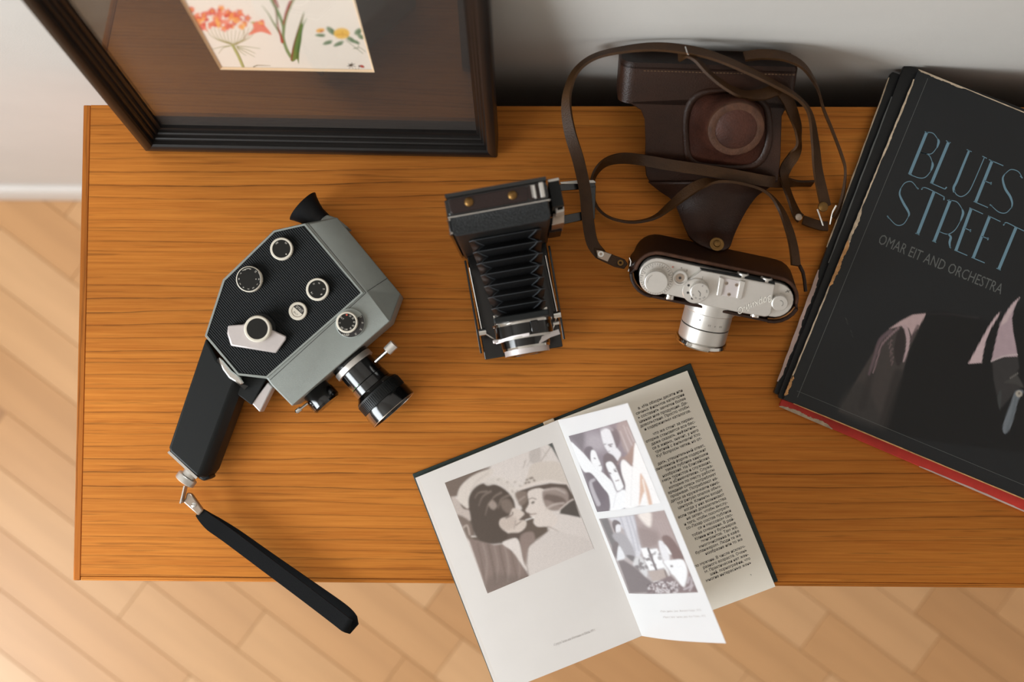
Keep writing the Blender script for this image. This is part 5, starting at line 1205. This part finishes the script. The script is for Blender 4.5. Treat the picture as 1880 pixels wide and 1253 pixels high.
# lower leaves stepping out at the left fore-edge
od = (Lt-Gt).normalized(); od = V((od.x, od.y, 0)).normalized()
for k in range(3):
    w0 = .0010+.0012*k; z1 = .0074-.0013*k
    q = [Lt+od*w0, Lt-od*.01, Lb-od*.01, Lb+od*w0]
    part('leaf_edge', MB().prism([V((p.x, p.y, T+z1-.0009)) for p in q], [V((p.x, p.y, T+z1)) for p in q]), M['paper'], bo)
def onpage(px, py, surf, e=.00012):
    p = U(px, py, HP)
    for _ in range(3): p = U(px, py, surf(p)+e)
    return p
def bil(q, u, v): return tuple(q[0][i]*(1-u)*(1-v)+q[1][i]*u*(1-v)+q[2][i]*u*v+q[3][i]*(1-u)*v for i in (0, 1))
def photo1(P):
    p = Paint(P, (212, 202, 196)); c = lambda x, y: (800+x/4.177, 800+y/4.177); L = lambda q: [c(*t) for t in q]
    D, M1, G1, Lg = (80, 67, 58), (124, 108, 98), (160, 146, 138), (222, 212, 204)
    p.poly(L([(60, 360), (240, 280), (420, 240), (300, 420), (150, 470), (110, 480)]), (112, 96, 86), 2, 1, False)
    p.poly(L([(720, 120), (800, 90), (800, 200), (730, 210)]), (188, 178, 172), 2); p.line(L([(670, 250), (690, 190), (680, 210)]), 1, G1); p.line(L([(700, 240), (730, 180), (760, 140)]), 1, (176, 166, 160)); p.line(L([(805, 200), (880, 90)]), 1.4, G1); p.line(L([(820, 110), (850, 160)]), 1.4, (190, 180, 172))
    p.poly(L([(860, 70), (893, 55), (950, 205), (915, 140), (890, 95)]), (74, 76, 72), .8, 1, False)
    # dark ground behind the left head, below and between the heads
    p.poly(L([(100, 470), (270, 560), (300, 760), (540, 780), (660, 560), (620, 430), (740, 400), (720, 600), (860, 700), (860, 740), (700, 850), (670, 1000), (560, 830), (380, 830), (260, 800)]), (98, 84, 74), 2, 1, False)
    # forearm and sleeve
    p.poly(L([(435, 255), (330, 285), (240, 340), (180, 410), (165, 490), (200, 530), (250, 560), (260, 470), (300, 410), (370, 350), (430, 300)]), (208, 197, 188), 1.2); p.line(L([(400, 290), (330, 340), (270, 420)]), 3, (190, 178, 170), 2, .7)
    p.poly(L([(120, 470), (165, 490), (210, 560), (265, 580), (265, 655), (210, 640), (160, 600), (130, 530)]), (186, 172, 164), 1.5); p.poly(L([(165, 610), (260, 660), (290, 780), (250, 800), (200, 700)]), (120, 104, 94), 2); p.line(L([(200, 720), (240, 690), (260, 760)]), 3, (176, 160, 150), 1); p.line(L([(275, 775), (350, 775)]), 2.4, (206, 196, 188), .8)
    # left head: hair and face in profile
    p.poly(L([(250, 500), (290, 410), (370, 365), (470, 380), (550, 430), (600, 500), (610, 600), (580, 690), (560, 780), (470, 830), (370, 820), (300, 760), (270, 640)]), D, 1.5)
    for q in ([(300, 480), (330, 440), (390, 430)], [(330, 540), (360, 470), (420, 430)], [(420, 560), (440, 480), (500, 440)], [(480, 560), (500, 490), (560, 460)], [(380, 610), (400, 540), (430, 500)]): p.line(L(q), (1, 4), (134, 118, 108), 1.5, .7)
    p.poly(L([(405, 530), (440, 500), (470, 540), (440, 570)]), (164, 148, 138), 2, .8); p.poly(L([(500, 500), (560, 490), (600, 560), (560, 600), (510, 560)]), (128, 112, 102), 2.5, .8)
    p.poly(L([(590, 560), (640, 570), (680, 600), (655, 630), (640, 650), (690, 655), (690, 700), (650, 740), (590, 765), (540, 740), (490, 690), (500, 640), (560, 620)]), (206, 192, 182), 1.2)
    p.poly(L([(500, 650), (580, 620), (620, 640), (610, 700), (540, 730), (500, 700)]), (186, 170, 160), 3, .7); p.line(L([(540, 635), (585, 610), (590, 590)]), 2.2, (110, 94, 86), .8); p.line(L([(615, 690), (655, 660)]), 1.6, (120, 104, 94)); p.line(L([(600, 720), (612, 650)]), 1.2, (150, 134, 126)); p.poly(L([(560, 750), (640, 745), (700, 730), (640, 790), (560, 790)]), (90, 76, 68), 1.5)
    # flowers and light hair around the heads
    p.poly(L([(370, 360), (430, 320), (520, 330), (600, 390), (630, 480), (600, 490), (540, 410), (460, 375), (400, 385)]), (206, 196, 188), 1.5, .9)
    for x, y in ((470, 330), (540, 350), (600, 350), (640, 380), (620, 420), (580, 420)): p.ell(*c(x, y), 6, 4, x, (214, 204, 196), 1.5, .7); p.ell(*c(x+8, y+8), 3, 2, y, (150, 136, 128), 1, .5)
    p.poly(L([(610, 440), (690, 430), (700, 500), (650, 540), (625, 500)]), (128, 112, 102), 2); p.line(L([(640, 500), (680, 470)]), 3, (170, 154, 144), 1.5, .7)
    # hat with brim
    p.poly(L([(730, 230), (830, 200), (950, 210), (1040, 330), (1020, 375), (900, 350), (740, 380), (660, 410), (700, 320)]), (204, 192, 182), 1.5); p.line(L([(640, 415), (740, 375), (870, 350), (1010, 378)]), 5, (216, 204, 196), 1)
    for x, y in ((700, 340), (725, 330), (715, 360), (755, 345), (740, 325), (690, 365)): p.ell(*c(x, y), 2.6, 1.8, x, (112, 98, 90), .8, .85)
    p.poly(L([(640, 425), (760, 388), (880, 366), (1005, 376), (1060, 470), (1110, 630), (1050, 600), (1000, 500), (990, 440), (860, 410), (720, 430)]), (92, 78, 70), 1.2, 1, False)
    # her face and hair in profile
    p.poly(L([(710, 430), (820, 410), (860, 520), (900, 600), (940, 640), (900, 700), (840, 700), (780, 700), (750, 670), (752, 640), (722, 615), (735, 600), (700, 590), (690, 570), (715, 520)]), (214, 202, 194), 1)
    p.poly(L([(820, 430), (900, 400), (990, 410), (1020, 470), (1000, 540), (940, 575), (870, 570), (830, 520)]), (150, 134, 126), 1.5); p.poly(L([(850, 450), (960, 470), (1000, 510), (960, 540), (870, 500), (830, 490)]), (108, 92, 84), 2.2, .9); p.line(L([(850, 560), (910, 530), (980, 520)]), 3.5, (196, 182, 174), 1.5, .8); p.line(L([(840, 420), (920, 410), (990, 440)]), 3, (196, 182, 174), 2, .7)
    p.poly(L([(960, 560), (1060, 490), (1110, 630), (1010, 610), (950, 600)]), (84, 76, 70), 1, 1, False); p.line(L([(950, 570), (1020, 510), (1055, 490)]), 2.6, (196, 182, 174), .8)
    p.line(L([(715, 490), (740, 480), (770, 490)]), 1.6, (120, 104, 96)); p.ell(*c(745, 515), 3.4, 2, -30, (96, 84, 76), .8); p.line(L([(722, 607), (770, 600)]), 1.6, (130, 106, 98), .7); p.line(L([(690, 650), (755, 628)]), 1.8, (232, 226, 220), .6); p.line(L([(700, 595), (720, 600)]), 1.2, (140, 122, 112), .6)
    p.line(L([(860, 700), (910, 720), (1060, 800)]), (2.5, .6), (170, 156, 148), .8)
    # clothes
    p.poly(L([(250, 790), (330, 810), (450, 840), (540, 830), (620, 930), (690, 1040), (722, 1095), (560, 1160), (395, 1215), (330, 1020)]), (132, 114, 106), 1.2, 1, False)
    for i in range(9): x = 320+i*42; p.line(L([(x, 830+i*5), (x+30, 960+i*8), (x+(20 if i % 2 else 60), 1150-i*6)]), 2+i % 3, (158, 142, 134) if i % 2 else (104, 88, 80), 2, .6)
    p.poly(L([(390, 1110), (480, 1060), (600, 1080), (720, 1090), (560, 1150), (400, 1210)]), (104, 90, 82), 6, .5)
    p.poly(L([(510, 830), (560, 800), (620, 790), (650, 850), (670, 950), (700, 1040), (640, 960), (590, 890)]), (216, 206, 200), 1)
    p.poly(L([(650, 770), (740, 740), (760, 810), (710, 870), (690, 1000), (660, 900)]), (140, 122, 114), 2)
    p.poly(L([(870, 730), (960, 740), (1160, 790), (1240, 900), (1250, 960), (1000, 1000), (720, 1100), (700, 980), (715, 860), (790, 800)]), (206, 196, 190), 1.2, 1, False)
    p.line(L([(870, 725), (780, 800), (715, 850), (700, 980), (712, 1070)]), 1.6, (128, 112, 104), 1, .8); p.noise(.018, 1.2, 2)
    return p.c
q1 = [(816.5, 887), (1014, 813.5), (1090, 1008), (895, 1090.5)]
pic = sheet('photograph', lambda u, v: onpage(*bil(q1, u, v), lsurf), 210, 210, photo1, M['print_matte'], bo, soft=1.1)
def line_text(mb, s, px, py, dx, dy, size, surf, align, xs=1.0):
    """printed line on a page, anchored at a photograph pixel"""
    p = onpage(px, py, surf); p2 = onpage(px+dx*20, py+dy*20, surf); e = (p2-p); e.z = 0; e.normalize(); n_ = V((-e.y, e.x, 0))
    vs, fs, w, h = glyphs(s, .014); off = {'L': 0, 'R': -w}[align]; out = []
    for x, y in vs:
        P = p+e*((x+off)*size*xs)+n_*(y*size); out.append(V((P.x, P.y, T+surf(P)+.00012)))
    mb.add(out, fs)
mb = MB(); line_text(mb, '«Супруги Тихие» или «Молчание» по Шекли, 1971 г.', 1017, 1187, .937, -.345, .0030, lsurf, 'L', .52); part('caption', mb, M['ink_pale'], bo, recalc=False)
lines = ['а. «На обзоры десяти или', 'сячных фильмов категории', 'ь составить заметки более', 'ценная имя продукция. Де-', 'довольствия. Просто чтобы', 'и содержимым каталогов.', None,
         'что же стоит за первы-', 'оторые становятся все бес-', 'даже сказать, инфантиль-', 'ся в живых, значит, у него', 'третией с фильмами? Кто', 'Ку? Вопросы четки, но от-', None,
         'дать, утешительный ответ,', 'означенной форме содержит', 'также публике киношки', 'нообразия. На Елисейских', 'мясь туристов и служащих.', 'е «Синематеки». Служа-', 'которые по месту работы', 'вредная смесь потребляет', 'прорывая. Потребляют на-',
         'дятся за кружечками кино-', 'тся ритуал опалое обыч-', 'центров. Клиенты входят', 'когда у них возникают', 'если такие доказательства', 'не затем, чтобы выслу-', 'и того, чтобы посмотреть', 'со-Лазар состав публики', 'ся и массовом сво-',
         'тобае смешения. В рай-', 'Клини или у бульваров', 'эмигрантов. Там же,', 'многочисленна в кафе', 'буланжером. Люди те же', 'нообразие или то же', None,
         'по мужчин. В числе исключ-', 'разного возраста. Очень', 'м. Практически нет жен-', 'ший, порнографии, что', 'многие интересные жены']
tm = MB(); x, y = 1253.5, 719
for s in lines:
    if s is None: x += 2.2; y += 5.4; continue
    line_text(tm, s, x, y, .925, -.38, .0035, rsurf, 'R', .98); x += 3.02; y += 7.5
line_text(tm, '227', 1386, 1056, .925, -.38, .0026, rsurf, 'R'); part('printed_text', tm, M['ink'], bo, recalc=False, kind='stuff')
# the leaf standing up from the gutter
LHh = .122
g0, g1 = U(1024, 772, .0113), U(1178.5, 1168.3, .0113); e0x, e1x = U(1152.5, 740.5, LHh), U(1333, 1182, LHh)
ln_ = (g1-g0).cross(e0x-g0).normalized(); ln_ = ln_ if ln_.x < 0 else -ln_
def leafp(u, v, d=0):
    b = g0.lerp(g1, v); e = e0x.lerp(e1x, v); return b.lerp(e, u)+ln_*(d+.0030*math.sin(math.pi*u)*(1-.3*u))
nu, nv = 16, 12
fa = [leafp(i/nu, j/nv, .00015) for j in range(nv+1) for i in range(nu+1)]; fb = [leafp(i/nu, j/nv, -.00015) for j in range(nv+1) for i in range(nu+1)]
grid = [(j*(nu+1)+i, j*(nu+1)+i+1, (j+1)*(nu+1)+i+1, (j+1)*(nu+1)+i) for j in range(nv) for i in range(nu)]
mb = MB(); mb.add(fa, grid); mb.add(fb, [f[::-1] for f in grid])
edge = [j*(nu+1)+nu for j in range(nv+1)]
mb.add([fa[i] for i in edge]+[fb[i] for i in edge], [(i, i+1, nv+2+i, nv+1+i) for i in range(nv)])
leaf = part('turning_leaf', mb, M['gloss_paper'], bo, label='bright coated leaf standing up from the gutter', recalc=False, sharp=80)
def leaf_uv(px, py):
    u, v = .5, .5
    for _ in range(12):
        P = leafp(u, v); c = pix(P); ex_ = pix(leafp(u+.01, v)); ev_ = pix(leafp(u, v+.01))
        a11, a12, a21, a22 = (ex_[0]-c[0])/.01, (ev_[0]-c[0])/.01, (ex_[1]-c[1])/.01, (ev_[1]-c[1])/.01
        dx, dy = px-c[0], py-c[1]; det = a11*a22-a12*a21; u += (dx*a22-dy*a12)/det; v += (dy*a11-dx*a21)/det
    return u, v
def photo2(P):
    p = Paint(P, (150, 140, 146)); c = lambda x, y: (1030+x/6.265, 760+y/6.265); L = lambda q: [c(*t) for t in q]
    W, D = (238, 238, 240), (112, 102, 110)
    p.c[:] = np.array(lin((140, 130, 138))[:3])
    p.ell(*c(400, 330), 22, 16, 20, (176, 168, 174), 8, .8); p.poly(L([(90, 260), (260, 220), (250, 420), (160, 330)]), (112, 104, 110), 4, .8)
    p.poly(L([(640, 130), (760, 80), (860, 330), (830, 460), (740, 440), (690, 300)]), (164, 150, 150), 3)
    for q in ([(720, 140), (800, 330), (850, 400)], [(680, 200), (760, 400), (810, 520)], [(760, 150), (840, 320)]): p.line(L(q), (1.5, 3), (200, 190, 190), 1, .8)
    p.poly(L([(760, 470), (860, 330), (830, 600), (760, 560), (690, 530)]), (160, 136, 128), 2)
    # raised arms and light dresses
    p.poly(L([(110, 330), (180, 380), (280, 480), (390, 610), (480, 680), (580, 770), (640, 900), (720, 870), (760, 950), (740, 1080), (560, 1120), (550, 950), (480, 850), (350, 690), (270, 670), (200, 560)]), W, 1)
    p.poly(L([(690, 560), (740, 530), (820, 600), (850, 340), (930, 400), (1010, 620), (1060, 800), (1150, 1030), (900, 1065), (740, 1090), (740, 860), (700, 700)]), (240, 238, 238), 1)
    p.poly(L([(910, 700), (940, 720), (1000, 850), (1050, 1040), (1010, 1050), (960, 900), (900, 1060), (905, 900)]), (214, 182, 164), 1.2, 1); p.line(L([(940, 760), (1000, 1040)]), 2.4, (240, 232, 226), .8)
    p.poly(L([(270, 690), (350, 690), (480, 850), (550, 950), (555, 1120), (420, 1135), (330, 940), (290, 760)]), (112, 102, 110), 1.2, 1); p.line(L([(380, 760), (340, 800), (380, 930), (430, 1040)]), (5, 8), (184, 178, 184), 1.5, .9)
    # three heads
    p.poly(L([(265, 440), (290, 385), (350, 380), (370, 430), (350, 540), (310, 510)]), D, 1.2); p.poly(L([(345, 430), (390, 430), (430, 520), (470, 620), (450, 670), (390, 620), (345, 540)]), W, 1); p.ell(*c(388, 515), 2, 1.2, 20, D, .7); p.line(L([(440, 600), (465, 590)]), 1.4, D, .6)
    p.poly(L([(455, 210), (480, 170), (560, 185), (610, 300), (650, 400), (690, 460), (660, 540), (610, 520), (540, 440), (490, 350)]), (228, 226, 230), 1); p.poly(L([(560, 160), (640, 180), (680, 300), (640, 390), (600, 280), (570, 200)]), (118, 108, 114), 1.2); p.line(L([(460, 185), (520, 150), (590, 185)]), 5, (170, 162, 168), 1.5, .8)
    p.line(L([(545, 360), (590, 350)]), 2, D, .7); p.line(L([(495, 355), (515, 350)]), 1.6, D, .7); p.ell(*c(570, 375), 2.6, 1.4, 10, D, .7); p.line(L([(540, 440), (560, 430)]), 1.3, (150, 140, 146), .6); p.line(L([(650, 350), (640, 390)]), 2, D)
    p.poly(L([(485, 500), (530, 455), (600, 480), (660, 570), (700, 700), (740, 830), (700, 870), (640, 700), (590, 580), (520, 590), (560, 740), (590, 780), (510, 700), (490, 600)]), (116, 104, 108), 1.2)
    p.poly(L([(515, 580), (570, 550), (620, 600), (660, 690), (705, 800), (715, 850), (650, 890), (610, 800), (560, 690)]), W, 1)
    p.ell(*c(625, 660), 3, 1.6, 30, D, .7); p.ell(*c(565, 685), 2.4, 1.3, 30, D, .7); p.line(L([(630, 775), (665, 765)]), 1.6, (120, 100, 106), .6); p.line(L([(605, 640), (640, 635)]), 1, D, .5)
    p.line(L([(640, 910), (720, 860)]), 1, (170, 164, 170), .6); p.line(L([(650, 580), (690, 500), (740, 530), (820, 600)]), 3, (150, 132, 130), 1, .9)
    p.line(L([(640, 900), (600, 1080)]), .8, (206, 204, 208), .8); p.line(L([(820, 620), (800, 1060)]), .8, (222, 220, 222), .8); p.noise(.02, 1.4, 5)
    return p.c*.70
def photo3(P):
    p = Paint(P, (176, 166, 166)); c = lambda x, y: (1080+x/5.695, 920+y/5.695); L = lambda q: [c(*t) for t in q]
    W, D = (238, 238, 240), (112, 102, 104)
    p.poly(L([(120, 190), (205, 180), (260, 330), (330, 500), (300, 600), (200, 380)]), (112, 108, 110), 2, 1, False); p.poly(L([(205, 180), (480, 150), (560, 480), (540, 590), (480, 590), (380, 300)]), (206, 204, 210), 2, 1, False)
    for x in (330, 390, 430, 470): p.line(L([(x, 150), (x+60, 350), (x+100, 520)]), 2.4, (172, 170, 180), 1.5, .8)
    p.poly(L([(480, 150), (800, 100), (900, 330), (1040, 620), (1100, 800), (900, 800), (700, 480), (560, 490)]), (168, 152, 150), 2, 1, False); p.poly(L([(520, 280), (720, 330), (720, 460), (570, 490)]), (146, 130, 128), 5, .9); p.poly(L([(520, 135), (650, 120), (650, 270), (580, 230)]), (232, 222, 216), 3)
    for i in range(6): p.line(L([(700+i*30, 200), (800+i*35, 420)]), 1, (186, 172, 172), 1, .5)
    # man standing at the left, another below him
    p.poly(L([(250, 240), (270, 200), (320, 215), (340, 250), (300, 250), (290, 340), (265, 300)]), D, 1); p.poly(L([(290, 260), (330, 255), (340, 310), (310, 340), (290, 330)]), (224, 222, 226), 1)
    p.poly(L([(250, 360), (330, 330), (420, 400), (490, 540), (480, 600), (390, 590), (300, 440)]), (164, 160, 164), 2); p.poly(L([(400, 570), (480, 580), (490, 640), (440, 620)]), (110, 104, 106), 1.5)
    p.poly(L([(260, 450), (300, 430), (325, 480), (330, 590), (290, 600), (250, 520)]), D, 1.5); p.poly(L([(320, 470), (385, 590), (330, 620), (300, 620)]), (222, 222, 226), 1.5)
    # slot machines and table
    p.poly(L([(550, 500), (620, 490), (690, 640), (710, 720), (640, 730), (590, 620)]), W, 1.2, 1, False); p.poly(L([(640, 510), (720, 500), (770, 600), (800, 700), (720, 715), (670, 600)]), W, 1.2, 1, False); p.line(L([(625, 500), (710, 720)]), 4, D, .8)
    for i in range(16): rr = random.Random(i+40); p.ell(*c(570+rr.random()*200, 540+rr.random()*150), 2+rr.random()*4, 1+rr.random()*3, rr.random()*180, (130, 120, 122), .8, .7)
    p.poly(L([(490, 600), (560, 590), (620, 720), (600, 800), (520, 700), (470, 680)]), (206, 204, 206), 2)
    for i in range(14): rr = random.Random(i+7); p.ell(*c(490+rr.random()*130, 610+rr.random()*120), 2+rr.random()*3, 1.2+rr.random()*2, rr.random()*180, (120, 112, 114), .8, .8)
    p.poly(L([(620, 740), (800, 720), (840, 800), (680, 850)]), (176, 162, 156), 1.2, 1, False); p.line(L([(790, 690), (845, 800), (690, 850)]), 2, (228, 226, 226), .8); p.line(L([(800, 730), (825, 810)]), 3, (130, 116, 112), .8)
    # dark coats in front, patterned floor
    p.poly(L([(310, 630), (370, 620), (480, 690), (600, 800), (680, 860), (620, 960), (430, 970), (360, 760)]), (116, 106, 108), 2, 1, False); p.poly(L([(660, 870), (860, 780), (960, 880), (1010, 920), (1060, 760), (1150, 955), (610, 972)]), (128, 112, 114), 1.5, 1, False)
    for i in range(90):
        rr = random.Random(i+200); x, y = 620+rr.random()*330, 850+rr.random()*115; p.ell(*c(x, y), 1.4+rr.random()*2.2, .8+rr.random(), rr.random()*180, (214, 208, 210) if i % 3 else (96, 84, 88), .6, .8)
    for q in ([(1000, 930), (1070, 890), (1080, 820)], [(1060, 940), (1095, 880)], [(1040, 860), (1060, 800)]): p.line(L(q), 3, (190, 182, 186), .8, .9)
    # woman at the right
    p.poly(L([(735, 430), (790, 440), (850, 580), (830, 660), (770, 590)]), (226, 224, 228), 1.5); p.poly(L([(770, 380), (820, 360), (880, 400), (950, 500), (1000, 600), (960, 630), (890, 610), (850, 520), (790, 440)]), (126, 106, 104), 1.2)
    p.poly(L([(800, 460), (830, 490), (870, 560), (840, 550)]), W, .9); p.poly(L([(780, 640), (880, 620), (990, 620), (1035, 740), (1010, 880), (980, 890), (900, 790), (820, 720)]), W, 1.2); p.ell(*c(872, 685), 2.4, 2, 0, D, .8); p.line(L([(780, 640), (860, 750)]), 2, (150, 140, 142), 1, .7); p.noise(.02, 1.4, 6)
    return p.c*.70
for q, fn, nx_, ny_ in (([(1044.5, 801), (1151, 771.5), (1213.5, 924), (1097, 940.5)], photo2, 130, 170), ([(1100, 953), (1220, 937), (1282, 1088), (1155, 1090)], photo3, 140, 160)):
    cq_ = [leaf_uv(*p) for p in q]
    sheet('photograph', lambda u, v, cq_=cq_: leafp(*bil(cq_, u, v), .00030), nx_, ny_, fn, M['print_gloss'], leaf, soft=.8)
mb = MB()
for s, a, b in (('«Пять дней», реж. Филипп Кори, 1972', (1213, 1124.5), (1288, 1122)), ('«Пара с телефоном», реж. Кат Эллис, 1973', (1218, 1135), (1296, 1133))):
    ua, ub = leaf_uv(*a), leaf_uv(*b); vs, fs, w, h = glyphs(s); k = (ub[0]-ua[0])/w
    up = leaf_uv(a[0]-1.2, a[1]-3.2)
    mb.add([leafp(ua[0]+(ub[0]-ua[0])*x/w+(up[0]-ua[0])*y/.72, ua[1]+(ub[1]-ua[1])*x/w+(up[1]-ua[1])*y/.72, .0003) for x, y in vs], fs)
part('caption', mb, M['ink_pale'], leaf, recalc=False)

for o in bpy.data.objects:
    if '_root' in o: del o['_root']
